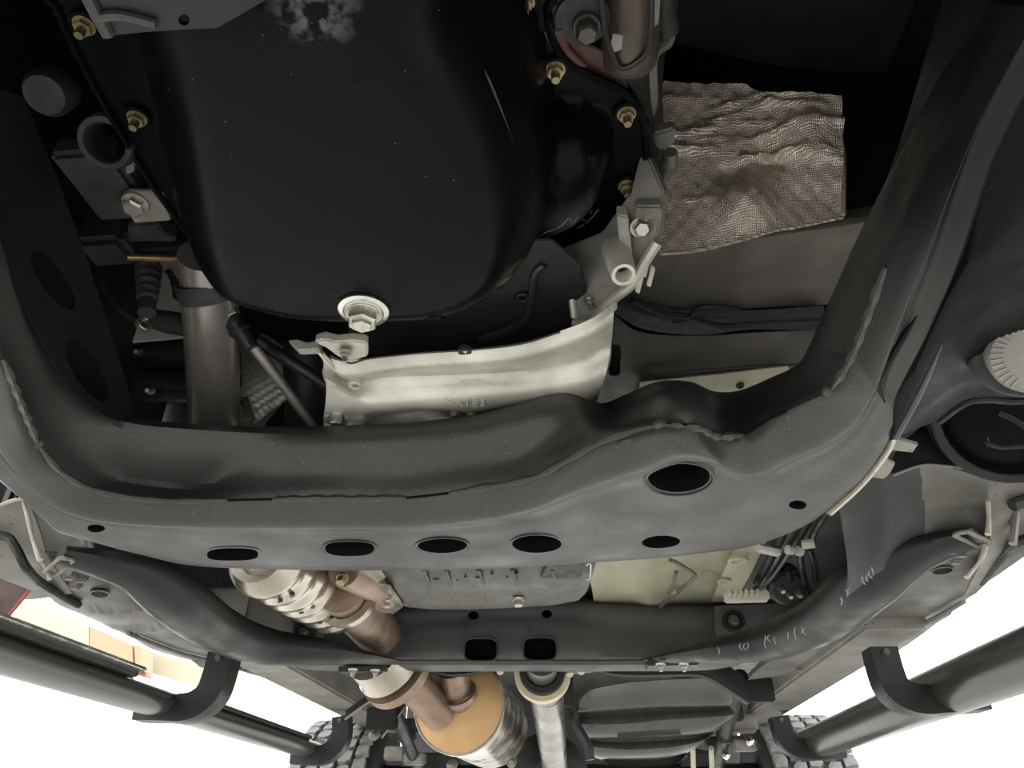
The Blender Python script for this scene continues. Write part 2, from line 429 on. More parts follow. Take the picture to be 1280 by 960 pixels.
for c in ((291,692,36,8.5,0,.7),(437,686,34,10,0,.8),(553,682.5,34,10,-1),(671,679.5,34,11.5,-1),(826,675,27,9,-3),(849,599,43,20.5,-3)):
    ring = ringpx(c, hplane(.3262), 28)
    lab(tube('hole_rim', ring+[ring[0]], .0011, FR, fc, 6, 2, False), 'rolled rim of a drain hole')
wb = [[(3,448),(28,510),(46,552)],[(46,556),(74,588),(110,610),(160,621),(215,627),(284,628)],[(342,623),(400,624),(455,624),(506,623)],[(560,617),(590,612),(665,598),(712,574),(752,552),(785,541),(822,531)],[(826,531),(866,534),(895,545),(925,546)],[(1038,487),(1064,448),(1090,387),(1110,330)]]
def seamh(p):                     # the seam row of the beam, so the beads sit on it
    return min(rows2, key=lambda q: (q-p).length)
rows2 = cr(rows[2], 12)
for q in wb:
    P = resamp(cr([seamh(H(a, b, .345)) for a, b in q], 6), 30)
    P = [CP+(p-CP)*.9985 for p in P]; n = len(P)
    tube('weld_bead', P, [(.0042+.0010*math.sin(5*i+1))*min(1, .35+.3*i, .35+.3*(n-1-i)) for i in range(n)], FR, fc, 8, 1)
tube('seam_gap', [CP+(p-CP)*.9995 for p in rows2[12*1:12*21:6]], .0016, PIT, fc, 6, 2)
for a, b, r in ((46,554,.006),(282,628,.005),(344,622,.005),(504,623,.005),(824,531,.007),(1038,488,.007)):
    p = seamh(H(a, b, .345)); lathe('weld_end', p, CP-p, [(0, -r*.5), (r*.7, -r*.3), (r, 0), (r*.7, r*.3), (0, r*.4)], FR, fc, 12)
# gusset web at the left with its long oval holes
gp = plane(H(0, 310, .425), H(168, 530, .432), H(112, 330, .50))
g = plate('gusset_web', [(-40,240),(-30,100),(30,120),(70,215),(112,330),(135,405),(155,465),(172,529),(150,527),(125,517),(88,487),(45,412),(0,312)], gp, .004, RAILSHADE, fc, .001)
bore(g, [(ringpx(h, gp), gp[1]) for h in ((66,350,44,15,55),(109,463,45,17,58))], .03, .03)
# folded flange and torn lip on the right
gridm('edge_flange', [HL([(1030,640),(1070,603),(1102,563),(1113,542)], .332), HL([(1037,644),(1078,606),(1110,565),(1117,545)], .322)], SEALRIM, fc, thick=.003)  # pale colour paints the rim light on this edge
pl = plane(H(1070, 600, .33), H(1112, 545, .33), H(1112, 592, .325))
plate('tow_tab', [(1064,597),(1086,575),(1112,546),(1148,556),(1141,566),(1113,563),(1108,568),(1111,577),(1119,580),(1113,592),(1105,599),(1090,597)], pl, .0035, SEALP, fc, .0008)
# lower arm bracket on the right rail
lb = thing('control_arm_bracket', 'broad black arm bracket at right welded to the frame rail, with scalloped lower edge', 'bracket', H(1190, 480, .34))
gridm('bracket_plate', [HL([(1112,552),(1108,505),(1148,425),(1193,335),(1243,178),(1330,15)], .328), HL([(1122,545),(1150,490),(1172,440),(1215,370),(1300,300),(1420,200)], .319), HL([(1172,526),(1205,503),(1232,499),(1285,500),(1360,480),(1480,400)], .36)], LCA, lb, ku=6, kv=5, thick=.005)
tube('edge_bead', HL([(1174,527),(1205,505),(1232,500),(1285,501),(1360,482)], .359), .0035, FRD, lb, 8, 4)
tube('weld_bead', HL([(1106,503),(1098,480),(1110,455),(1130,420),(1146,395)], .3235), [.0008, .0026, .003, .0026, .0006], LCA, lb, 8, 4)
tube('crease_ridge', HL([(1120,545),(1145,500),(1162,465),(1178,430)], .3195), [.0035, .0032, .0022, .0005], DIRTB, lb, 8, 4)
cw = thing('alignment_washer', 'round dull grey notched washer on the arm bracket at the right edge', 'washer', H(1295, 437, .33))
wc = H(1297, 437, .325); wax = (-.25, -.55, -.8)
lathe('washer_disc', wc, wax, [(0, -.01), (.034, -.01), (.036, -.006), (.036, .004), (.034, .007), (0, .0075)], DISC, cw, 36)
lathe('rubber_bush', wc+Vector(wax)*-.012, wax, [(.0, -.03), (.047, -.03), (.047, 0), (.043, .006), (0, .006)], RUB, cw, 32)
ax, u, v = axes(wax)
for i in range(-7, 8):
    a = math.radians(i*9)
    d = (RT*-1*math.cos(a)+UP*math.sin(a)*1.0).normalized(); d = (d-ax*d.dot(ax)).normalized()
    box('notch_mark', wc+ax*.0076+d*.0295, .0012, .009, .0014, ALUD, cw, 0, ax=d, up=ax)
bs = thing('bump_stop', 'dark domed bump stop cup under the arm bracket at the right edge', 'bump stop', Y(1255, 545, .78))
bc = Y(1264, 506, .80); bax = Vector((-.12, -.75, -.62))
lathe('cup', bc, bax, [(.082, -.05), (.092, -.01), (.088, .006), (.078, .0), (.066, .012), (.045, .022), (.02, .026), (0, .027)], LCA, bs, 40)
ringp(bc, bax, .095, .083, -.008, .012, 'rim', FRD, bs, 40)
tube('dent_ridge', YL([(1232,548),(1236,555),(1255,559),(1285,557)], .772), .0028, FRD, bs, 8)
tube('dent_ridge', YL([(1248,517),(1262,522),(1272,528),(1290,540)], .762), .003, FRD, bs, 8)
extr('back_strap', YL([(1108,594),(1150,580),(1200,581),(1245,588),(1300,570),(1300,490),(1190,500),(1125,555)], .86), (0, .006, 0), BK, bs, .001)
tube('strap_edge', YL([(1116,594),(1150,582),(1178,582),(1228,588)], .855), .0018, SEALP, bs, 6)
# ------------------------------------------------------------------ engine sump
op = thing('oil_pan', 'big black enamelled oil pan with drain plug and scuffed patches, filling the upper centre', 'oil pan', H(450, 250, .45))
FLH = .60
pa = [(p.x, p.y) for p in crc(HL([(45,-90),(88,30),(130,150),(182,320),(228,392),(300,424),(400,441),(560,438),(655,402),(697,330),(680,190),(628,60),(590,-60),(400,-110)], .45), 5)]
pb = [(p.x, p.y) for p in crc(HL([(560,-70),(630,-50),(645,80),(680,168),(735,178),(764,200),(768,236),(742,292),(690,320),(620,330),(560,200)], .545), 5)]
pc = [(p.x, p.y) for p in crc(HL([(60,-60),(72,10),(112,95),(155,170),(205,250),(300,365),(420,385),(560,380),(700,330),(752,300),(797,240),(808,180),(799,140),(778,113),(745,97),(712,78),(691,48),(684,10),(676,-60)], FLH), 5)]
def sdist(x, y, P):
    ins = False; d = 9.
    for i in range(len(P)):
        (x0, y0), (x1, y1) = P[i-1], P[i]
        if (y0 > y) != (y1 > y) and x < (x1-x0)*(y-y0)/(y1-y0)+x0: ins = not ins
        dx, dy = x1-x0, y1-y0; t = max(0, min(1, ((x-x0)*dx+(y-y0)*dy)/(dx*dx+dy*dy+1e-12)))
        d = min(d, math.hypot(x-x0-dx*t, y-y0-dy*t))
    return d if ins else -d
def dome(d, R, D):
    if d <= 0: return 0.
    t = min(1, d/R); return D*math.sqrt(1-(1-t)**2)
x0, x1, y0, y1, st = -.46, .16, .12, .72, .0058
nx = int((x1-x0)/st)+1; ny = int((y1-y0)/st)+1
vs = []; fs = []; dd = []
for j in range(ny):
    for i in range(nx):
        x = x0+i*st; y = y0+j*st
        a = dome(sdist(x, y, pa), .075, .152); b = dome(sdist(x, y, pb), .045, .055); f = sdist(x, y, pc)
        k = .03; hh = max(a, b); lo = min(a, b)
        if abs(a-b) < k and lo > .001: hh += (k-abs(a-b))**2/(4*k)
        vs.append((x, y, CAMZ+FLH-hh)); dd.append(max(f, hh*3-.004 if hh > 0 else -1))
for j in range(ny-1):
    for i in range(nx-1):
        q = (j*nx+i, j*nx+i+1, (j+1)*nx+i+1, (j+1)*nx+i)
        if max(dd[k] for k in q) > 0: fs.append(q)
used = sorted({k for f in fs for k in f}); rm = {k: i for i, k in enumerate(used)}
mesh('pan_body', [vs[k] for k in used], [tuple(rm[k] for k in f) for f in fs], OPAN, op, 60)
ZG = {(round((v[0]-x0)/st), round((v[1]-y0)/st)): v[2] for v in vs}
def pan_hit(px, py):
    d = ray(px, py); d = d/d.z; h = .43
    while h < .6:
        p = CP+d*h; z = ZG.get((round((p.x-x0)/st), round((p.y-y0)/st)), 9)
        if p.z >= z: break
        h += .0005
    return CP+d*(h-.0006)
for k, q in enumerate((((671,300),(679,292),(690,288),(702,282),(712,272),(716,281),(724,268),(731,276),(740,264)), ((674,297),(676,306),(684,296)), ((722,285),(735,277),(748,262)), ((606,88),(616,112),(628,145),(640,178),(652,205),(663,232)))):
    lab(tube('scratch' if k < 3 else 'ridge_highlight', [pan_hit(*p) for p in q], .0006 if k < 3 else [.0005, .0016, .002, .0018, .0016, .0004], SCR if k < 3 else RIDGEHL, op, 5, 3), 'pale scratch line' if k < 3 else 'long grey painted highlight along the pan edge')
P = [Vector((x, y, CAMZ+FLH-.001)) for x, y in pc]
rail = tube('flange_lip', P+[P[0]], .004, OPAN, op, 8, 1, False)
for a, b in ((694,92),(783,147),(783,237),(655,8),(172,152),(106,36)):
    c = H(a, b-6, FLH-.002); bolt(op, c, DOWN, .0105, .014, BRASS, 'stud')
    ringp(c, DOWN, .0135, .0095, 0, .0035, 'bolt_pad', OPAN, op, 18)
def panz(x, y): return CAMZ+FLH-dome(sdist(x, y, pa), .075, .152)
dp = H(455, 385, .45); e_ = .012
dp.z = panz(dp.x, dp.y)
dax = Vector(((panz(dp.x+e_, dp.y)-panz(dp.x-e_, dp.y))/(2*e_), (panz(dp.x, dp.y+e_)-panz(dp.x, dp.y-e_))/(2*e_), -1)).normalized()
dp = Vector((dp.x, dp.y, dp.z+.001))+dax*.0015
lathe('plug_seat', dp, dax, [(0, -.012), (.029, -.012), (.0275, 0), (.026, .0008), (0, .0008)], OPAN, op, 36)
plug = lathe('drain_plug', dp, dax, [(0, -.004), (.0205, -.004), (.0205, .0035), (.0185, .0052), (.0165, .0052), (.016, .0058), (0, .0058)], ZINC, op, 32)
lab(plug, 'bright hexagonal drain plug with round washer')
lathe('plug_washer', dp, dax, [(0, -.002), (.0255, -.002), (.0255, .002), (.0235, .003), (.0, .003)], POLISH, plug, 36)
hx = lathe('plug_head', dp, dax, [(0, .004), (.0155, .004), (.0155, .016), (.014, .018), (.011, .0182), (.0102, .021), (0, .021)], ZINC, plug, 6, 20)
dq = H(543, 403, .452); dq.z = panz(dq.x, dq.y)
lathe('dimple', dq, (0, .55, -.83), [(0, -.002), (.011, -.002), (.010, .0016), (.007, .0012), (0, .001)], OPAN, op, 20)
# ------------------------------------------------------------------ plate behind the pan, bell housing, side casting
dc = thing('dust_cover', 'dark flat dust cover in the gap between oil pan and bell housing', 'cover', H(600, 400, .545))
plate('cover_plate', [(430,444),(470,446),(585,437),(650,430),(700,416),(742,398),(725,330),(690,300),(640,300),(560,330),(440,390)], hplane(.53), .004, BK, dc, .001)
ringp(H(653, 371, .527), DOWN, .008, .0045, 0, .003, 'grommet', PLAS, dc, 16)
tube('pressed_rib', HL([(680,330),(668,345),(655,400),(600,425)], .529), .005, BK, dc, 8)
extr('cover_skirt', [H(*q, .53) for q in ((430,445),(585,438),(700,417),(745,398))]+[H(*q, .53)+Vector((0, .02, .12)) for q in ((745,398),(700,417),(585,438),(430,445))], (0, .003, 0), BK, dc, 0)
bh = thing('bell_housing', 'pale cast aluminium bell housing with cast letters, just behind the oil pan', 'bell housing', H(590, 480, .4640))
gridm('casting', [
  HL([(398,433),(420,450),(470,447),(528,441),(585,437),(650,429),(700,414),(740,398),(768,378)], .4690),
  HL([(402,445),(430,470),(480,464),(530,458),(590,455),(650,449),(690,438),(738,420),(767,395)], .4590),
  HL([(405,458),(438,478),(482,472),(530,470),(590,468),(650,464),(695,455),(735,445),(764,430)], .4740),
  HL([(408,480),(450,500),(490,500),(535,497),(590,494),(645,492),(700,488),(730,480),(758,465)], .4530),
  HL([(406,515),(455,515),(492,512),(540,511),(590,515),(640,509),(672,508),(715,515),(750,490)], .4570),
  HL([(404,541),(455,531),(495,523),(540,512),(590,517),(640,508),(668,511),(710,522),(747,500)], .4940)], ALU, bh, ku=5, kv=4, thick=.004)
for a, b, r in ((421,521,.017),(445,478,.009)):
    ringp(H(a, b, .4640), DOWN, r, .004, -.02, .006, 'bolt_boss', ALU, bh, 24)
bolt(bh, H(421, 521, .4580), DOWN, .0105, .012, ZINC)
bolt(bh, H(432, 439, .4560), DOWN, .008, .012, ZINC, 'stud')
plate('mount_ear', [(392,428),(405,424),(420,428),(440,426),(459,428),(460,446),(440,452),(421,446),(408,436)], hplane(.4610), .012, ALU, bh, .002)
extr('mount_ear', [PL(*q, yplane(.715)) for q in ((360,425),(372,437),(395,436),(402,424),(385,428),(372,424))], (0, .012, 0), ALU, bh, .001)
tube('split_line', HL([(413,444),(425,450),(440,454),(462,448),(528,441),(585,437.5),(650,430),(700,415)], .4625), .0012, BK, bh, 6)
ringp(H(581, 439, .4670), DOWN, .008, .003, -.004, .002, 'drain_notch', BK, bh, 14)
tx = bpy.data.curves.new('cast_text', 'FONT'); tx.body = 'VATE3'; tx.size = .0155; tx.extrude = .003; tx.align_x = 'CENTER'; tx.align_y = 'CENTER'; tx.space_character = 1.15
to = bpy.data.objects.new('cast_text', tx); COL.objects.link(to)
bpy.context.view_layer.update()
tm = bpy.data.meshes.new_from_object(to.evaluated_get(bpy.context.evaluated_depsgraph_get())); bpy.data.objects.remove(to)
lt = bpy.data.objects.new('cast_lettering', tm); COL.objects.link(lt); tm.materials.clear(); tm.materials.append(ALU)
lt.parent = bh
tz = Vector((0, -.32, -.95)).normalized(); txx = RT.copy(); txx = (txx-tz*txx.dot(tz)).normalized(); ty = tz.cross(txx)
lt.matrix_local = Matrix.Translation(H(582, 502, .4515)-bh.location) @ Matrix((txx, ty, tz)).transposed().to_4x4() @ Matrix.Rotation(math.radians(-2), 4, 'Z')
lab(lt, 'raised cast lettering')
gb = thing('gearbox_case', 'dull grey gearbox casting seen between bell housing and crossmember', 'gearbox', H(590, 530, .4640))
gridm('case', [HL([(455,528),(500,512),(545,512),(590,516),(640,507),(670,512),(720,522)], .4760), HL([(455,545),(500,532),(545,530),(590,530),(640,528),(670,528),(720,535)], .4590), HL([(440,580),(500,570),(545,568),(590,568),(640,568),(670,568),(740,575)], .4340), HL([(440,680),(500,670),(545,668),(590,668),(640,668),(670,668),(740,675)], .4240)], ALUD, gb, thick=.004)
for a in (567, 588): tube('cast_rib', HL([(a,516),(a+1,532),(a+1,560)], .4600), .005, ALUD, gb, 8)
tube('cast_rib', HL([(566,527),(577,530),(589,527)], .4540), .004, ALUD, gb, 8)
sc = thing('side_bracket_casting', 'grey cast bracket with open boss, right of the oil pan', 'bracket', H(760, 340, .52))
sp = plane(H(718, 400, .515), H(820, 250, .56), H(800, 340, .515))
plate('web', [(698,312),(706,345),(712,372),(716,400),(722,405),(745,398),(760,376),(778,362),(800,330),(812,318),(822,290),(830,240),(812,200),(800,190),(788,240),(752,290)], sp, .012, ALUD, sc, .002)
tube('edge_rib', [PL(a, b, sp)+DOWN*.003 for a, b in ((703,315),(712,350),(718,395))], .0045, ALU, sc, 8)
tube('edge_rib', [PL(a, b, sp)+DOWN*.003 for a, b in ((718,402),(740,400),(760,376),(790,352),(806,325),(822,300))], .006, ALU, sc, 8)
extr('upright_rib', [PL(a, b, sp) for a, b in ((770,255),(784,258),(790,318),(774,320))], DOWN*.016, ALU, sc, .0015)
bxp = H(779, 342, .495)
lathe_closed('boss', bxp, (.05, -.35, -.93), [(.0075, -.06), (.0155, -.06), (.0135, 0), (.0125, .003), (.009, .003), (.0075, 0)], ALU, sc, 28)
lathe('boss_bore', bxp, (.05, -.35, -.93), [(0, -.02), (.0078, -.02), (.0078, -.018), (0, -.018)], BK, sc, 20)
bolt(sc, PL(737, 374, sp), DOWN, .007, .011, ZINC, 'stud')
bolt(sc, PL(799, 280, sp)+DOWN*.004, Vector((.1, -.5, -.8)), .0115, .014, ZINC)
extr('step_block', [PL(a, b, sp) for a, b in ((792,246),(826,246),(828,262),(792,266))], DOWN*.014, ALUD, sc, .002)
for k, (a, b) in enumerate(((808,318),(814,330),(800,338))):
    extr('casting_flash', [PL(a, b, sp), PL(a+5, b+3, sp), PL(a-1, b+26, sp), PL(a-6, b+24, sp)], DOWN*.004, ALU, sc, .0005)
# ------------------------------------------------------------------ right of the engine, upper part
eb = thing('engine_block', 'shadowed dull casting of the engine block beside the oil pan flange', 'engine block', H(780, 60, .66))
gridm('block_wall', [HL([(660,-80),(700,20),(735,60),(790,110),(812,160),(820,215),(810,250)], .64), HL([(760,-80),(800,0),(815,60),(815,110),(818,160),(826,215),(822,250)], .66), HL([(800,-90),(835,0),(832,60),(828,110),(830,160),(832,215),(826,250)], .74)], DARKM, eb, thick=.004)
gridm('side_strip', [HL([(826,-30),(838,30),(835,55),(808,75),(812,130),(806,160)], .655), HL([(846,-30),(846,30),(840,58),(822,75),(822,130),(808,165)], .66)], ALUD, eb, thick=.006)
plate('mount_tab', [(815,168),(845,160),(842,185),(822,190)], hplane(.645), .016, ALUD, eb, .003)
plate('black_strap', [(812,185),(826,205),(833,246),(826,255),(815,215)], hplane(.63), .005, BK, eb, .001)
tube('casting_lug', HL([(838,190),(836,205),(826,222)], .65), [.008, .011, .007], ALUD, eb, 12)
mb = thing('maroon_stay', 'maroon painted bent stay beside the oil pan flange bolts at the top', 'bracket', H(720, 60, .62))
plate('upper_leg', [(675,-30),(714,-30),(712,25),(703,38),(679,40),(676,20)], hplane(.605), .005, MAROON, mb, .001)
plate('middle_leg', [(679,40),(703,37),(712,62),(735,85),(716,84),(690,62)], hplane(.598), .006, MAROON, mb, .001)
plate('lower_leg', [(709,49),(745,60),(765,72),(778,92),(786,112),(755,101),(722,82)], hplane(.606), .005, MAROON, mb, .001)
ob = thing('hex_tensioner', 'rusty dark hexagon bolt head above the maroon stay', 'bolt', H(732, 28, .61))
lathe('boss', H(728, 25, .60), DOWN, [(0, -.05), (.026, -.05), (.024, 0), (0, 0)], DARKM, ob, 24)
bolt(ob, H(733, 32, .598), DOWN, .013, .016, BOLTD, 'hex', 'hex_head')
of = thing('oil_filter', 'brown cylindrical canister with silver label scraps at the top right of the pan', 'canister', H(785, 35, .6))
fa = Vector((-.05, .55, .3)).normalized()
lathe('can', H(787, 62, .615), (.02, -.75, .2), [(0, -.02), (.019, -.02), (.025, -.013), (.027, 0), (.027, .16), (0, .16)], OILF, of, 28)
plate('label_scrap', [(766,42),(779,44),(777,62),(768,66),(764,55)], hplane(.575), .0012, DISC, of, .0004)
cl = tube('can_clamp', HL([(750,-20),(754,20),(763,60),(775,84),(795,78),(812,55),(814,-20)], .588), .0028, BK, of, 8)
hx2 = thing('label_tube', 'thin pipe with crinkled silver foil tag at the top edge, right of the canister', 'pipe', H(825, 10, .62))
tube('pipe', HL([(828,-60),(830,0),(834,40)], .63), .011, DARKM, hx2, 12)
plate('foil_tag', [(813,-5),(826,-6),(823,30),(815,36),(811,30)], hplane(.6), .0015, DISC, hx2, .0004)
# ------------------------------------------------------------------ bulkhead: foil mat, floor sheets, rope of sealer
fm = thing('foil_heat_mat', 'crinkled aluminium foil heat mat on the bulkhead, right of the engine', 'heat mat', Y(935, 210, .64))
random.seed(3)
CRK = []
for i in range(30):
    a = random.uniform(820, 1040); b = random.uniform(140, 195) if i < 22 else random.uniform(130, 260)
    CRK.append((Y(a, b, .63), random.uniform(.012, .05), random.uniform(.0015, .005), random.uniform(-.3, .25)))
def crink(p):
    d = 0
    for c, l, hgt, sl in CRK:
        dx = p.x-c.x; dz = (p.z-c.z)-dx*sl
        d += 1.5*hgt*math.exp(-(dx/l)**2-(dz/.004)**2)
    for (a, b, r, hgt) in ((935,240,.035,.028),(1005,170,.03,.018),(915,205,.015,-.012),(965,190,.02,-.014)):
        q = Y(a, b, .63); d += hgt*math.exp(-((p.x-q.x)**2+(p.z-q.z)**2)/r**2)
    d += .0012*math.sin(p.x*260)*math.sin(p.z*240)
    return p+Vector((0, -d, -.3*d))
FMR = [YL([(815,100),(870,104),(925,106),(960,118),(1000,119),(1052,120)], .60), YL([(818,160),(870,160),(925,160),(960,160),(1000,160),(1053,160)], .62), YL([(824,215),(870,215),(925,215),(960,215),(1000,215),(1054,215)], .64), YL([(826,270),(870,268),(925,262),(960,255),(1000,250),(1055,245)], .655), YL([(824,318),(870,314),(925,303),(965,292),(1005,283),(1056,271)], .665)]
gridm('foil_sheet', FMR, FOIL, fm, ku=16, kv=18, thick=.002, fn=crink, sharp=60)
tube('folded_edge', [crink(p)+Vector((0, -.001, 0)) for p in YL([(826,318),(870,314),(925,303),(965,292),(1005,283),(1054,272)], .664)], .0022, FOIL, fm, 6)
tube('folded_edge', [crink(p) for p in YL([(1054,268),(1054,215),(1053,185)], .645)], .003, FOIL, fm, 6)
bk = thing('bulkhead', 'grey brown floor and bulkhead sheet below the foil mat at right', 'floor panel', H(920, 400, .62))
def emb(p):
    for a, b, r, hgt in ((960,330,.06,.012),(1010,340,.03,-.008),(880,350,.03,.006)):
        q = H(a, b, .62); p = p+Vector((0, 0, hgt*math.exp(-((p.x-q.x)**2+(p.y-q.y)**2)/r**2)))
    return p
gridm('bulkhead_sheet', [YL([(780,40),(870,60),(960,80),(1060,90),(1190,90)], .64), YL([(780,200),(870,200),(960,200),(1060,200),(1160,200)], .67), YL([(780,300),(870,298),(960,285),(1060,265),(1140,250)], .69)], PIT, bk, ku=8, kv=6, thick=.003)  # black colour stands for the shade around the foil mat
gridm('toe_sheet', [YL([(780,296),(870,294),(960,281),(1060,261),(1140,246)], .692), HL([(770,340),(870,330),(960,310),(1060,290),(1130,280)], .62), HL([(770,375),(820,384),(870,390),(960,385),(1045,380)], .615)], FLOORP, bk, ku=8, kv=6, thick=.003, fn=emb)
gridm('floor_sheet', [HL([(770,395),(800,415),(870,420),(960,415),(1060,412)], .625), HL([(750,440),(800,455),(870,458),(960,452),(1060,450)], .60), HL([(745,500),(800,490),(870,480),(930,475),(1060,470)], .585), HL([(740,620),(800,600),(870,590),(960,580),(1060,560)], .56)], FLOORP, bk, ku=8, kv=6, thick=.003)
gridm('primer_patch', [HL([(800,478),(860,472),(900,468),(950,462),(985,458)], .578), HL([(795,530),(860,520),(900,515),(950,505),(1000,500)], .57)], BEIGE, bk, thick=.002)
rp = thing('sealer_rope', 'thick black folded seam sealer strip across the floor sheet at right', 'seam sealer', H(900, 400, .6))
gridm('sealer_band', [HL([(765,360),(800,375),(850,388),(880,383),(940,388),(1030,382)], .602), HL([(765,378),(800,392),(850,402),(880,400),(940,402),(1030,398)], .592), HL([(765,390),(800,410),(850,418),(890,418),(940,412),(1030,414)], .604)], SEALB, rp, thick=.008)
tube('fold', HL([(790,375),(830,392),(860,396),(900,408),(950,404),(1030,401)], .592), .004, SEALB, rp, 8)
tube('fold', HL([(840,402),(860,398),(872,386),(895,384),(920,387)], .594), .004, SEALB, rp, 8)
for a, b, r in ((865,484,.0075),(925,481,.006)):
    ringp(H(a, b, .575), DOWN, r, .003, 0, .004, 'floor_grommet', BK, bk, 16)
ct = thing('bell_connector', 'black cable connector hanging beside the right edge of the bell housing', 'connector', H(768, 455, .5))
box('plug', H(769, 445, .5), .012, .03, .016, PLAS, ct, .002)
box('plug_tail', H(768, 462, .5), .014, .014, .012, PLAS, ct, .002)
# ------------------------------------------------------------------ left of the engine
sh = thing('splash_bracket', 'dark grey lipped bracket plate with a round hole in front of the oil pan', 'bracket', H(220, 15, .40))
pl = hplane(.405)
plate('plate', [(95,-60),(112,-10),(128,24),(139,46),(180,42),(225,39),(270,37),(290,26),(335,0),(400,-60)], pl, .004, FRD, sh, .0015, 0, [(230,25,7,7)])
tube('front_lip', HL([(108,-8),(122,20),(136,44)], .404), .004, FR, sh, 8)
tube('bead', HL([(120,22),(145,19),(165,22),(195,30)], .403), .003, FR, sh, 8)
em = thing('engine_mount', 'shadowed engine mount with open round sleeve left of the oil pan', 'engine mount', H(130, 190, .60))
lathe_closed('sleeve', H(132, 178, .60), (.1, -.5, -.86), [(.019, -.05), (.029, -.05), (.028, 0), (.026, .003), (.021, .003), (.019, 0)], DARKM, em, 32)
box('arm', H(135, 225, .62), .07, .10, .03, DARKM, em, .006)
plate('tab', [(155,188),(168,185),(168,215),(158,219)], hplane(.60), .006, ALUD, em, .001)
lathe('rubber_cup', H(57, 118, .60), (.2, -.4, -.9), [(0, -.03), (.022, -.03), (.022, -.005), (.018, .004), (.010, .002), (0, .0)], DARKM, em, 28)
hb2 = thing('hex_bolt_bracket', 'grey bracket plate with one bright hexagon bolt, at the left edge of the oil pan', 'bracket', H(185, 255, .62))
hp = plane(H(160, 240, .60), H(208, 240, .60), H(190, 275, .595))
plate('plate', [(160,238),(202,238),(206,242),(213,276),(168,279),(158,262)], hp, .005, ALUD, hb2, .001)
plate('shelf', [(160,281),(198,279),(204,292),(218,294),(220,303),(158,303)], hplane(.61), .02, DARKM, hb2, .002)
bolt(hb2, PL(170, 253, hp), hp[1], .0155, .014, ZINC)
rk = thing('steering_shaft', 'bronze coloured shaft end of the steering gear left of the oil pan', 'shaft', H(195, 322, .6))
tube('shaft', HL([(150,321),(232,324)], .60), .0048, OCHRE, rk, 12)
box('housing', H(190, 311, .62), .12, .02, .025, BK, rk, .004)
box('housing_block', H(140, 300, .62), .06, .05, .05, BK, rk, .008)
bt = thing('steering_boot', 'black ribbed rubber boot hanging in front of pale inner panel', 'boot', Y(185, 350, .66))
ba = (Y(184, 378, .66)-Y(186, 330, .66))
prof = [(0, 0)]
for i in range(5):
    z = ba.length*(i*.19); r = .0165-.001*i
    prof += [(r*.78, z), (r, z+.003), (r, z+.006), (r*.78, z+.009)]
prof += [(.0105, ba.length*.97), (.0105, ba.length*1.2), (0, ba.length*1.2)]
lathe('bellows', Y(186, 333, .66), ba, prof, RUB, bt, 24)
ip = thing('inner_panel', 'pale grey painted inner panel seen behind the left gusset', 'body panel', Y(175, 400, .95))
extr('panel', YL([(95,300),(235,300),(250,420),(160,428),(140,395)], .83), (0, .004, 0), SILVER, ip, .001)
extr('lower_panel', YL([(150,428),(250,420),(255,540),(150,540)], .97), (0, .004, 0), FLOORP, ip, .001)
hz = thing('brake_hose', 'black hose curving down over the pale inner panel at left', 'hose', Y(150, 370, .80))
tube('hose', YL([(118,325),(128,350),(150,385),(178,404)], .72), .0062, RUB, hz, 10)
tube('hose_sleeve', YL([(176,405),(190,399),(212,403),(240,408)], .72), [.008, .013, .0155, .015], RUB, hz, 12)
ringp(Y(180, 405, .71), (.8, -.5, .1), .0105, .006, -.004, .004, 'hose_clip', ZINC, hz, 16)
rx = thing('rack_housing', 'glossy black tube with bright fittings low behind the left gusset', 'steering rack', Y(200, 455, .86))
tube('tube', YL([(140,440),(260,444)], .88), .03, BK, rx, 20)
tube('tube_lower', YL([(150,482),(260,484)], .88), .024, BK, rx, 20)
for a, b in ((172,440),(186,488)):
    lathe('fitting', Y(a, b, .845), (.1, -.8, -.5), [(0, -.008), (.0065, -.008), (.0065, 0), (.003, .006), (0, .006)], ZINC, rx, 12)
box('clamp', Y(163, 452, .86), .03, .02, .03, PLAS, rx, .003)
ex = thing('exhaust_front_pipe', 'blued steel exhaust pipe coming down left of the oil pan, into the crossmember gap', 'exhaust pipe', Y(265, 450, .8))
tube('pipe', [Y(258, 318, .62), Y(262, 370, .68), Y(266, 450, .78), Y(271, 545, .90), H(300, 640, .41), H(330, 700, .385)], [.033, .034, .035, .036, .036, .036], STEEL, ex, 28)
ringp(Y(261, 358, .665), (.02, .55, -.3), .039, .033, -.012, .012, 'upper_collar', DARKM, ex, 28)
hsd = thing('heat_sleeve', 'bright embossed heat sleeve sheet between exhaust pipe and link rods', 'heat shield', Y(335, 480, .9))
HS = [YL([(300,432),(330,418),(368,446)], .90), YL([(302,470),(338,468),(374,470)], .885), YL([(304,505),(330,502),(356,500)], .89), YL([(306,530),(322,526),(340,512)], .90)]
def dim(p): return p+Vector((0, -.0022*(math.sin(p.x*420)*math.sin(p.z*420+p.x*150)), 0))
gridm('dimpled_sheet', HS, ALU, hsd, ku=22, kv=18, thick=.002, fn=dim, sharp=60)
tube('rolled_edge', YL([(306,500),(312,520),(308,530)], .88), .008, SHINY, hsd, 10)
gridm('upper_sheet', [YL([(205,338),(212,350),(216,372)], .74), YL([(214,336),(220,350),(222,376)], .735)], SHINY, hsd, ku=8, kv=4, thick=.0015, fn=dim)
sb = thing('starter_body', 'black rounded motor body between link rods and bell housing', 'starter motor', Y(385, 480, .9))
tube('barrel', [Y(385, 425, .86), Y(388, 545, .96)], .038, BK, sb, 28)
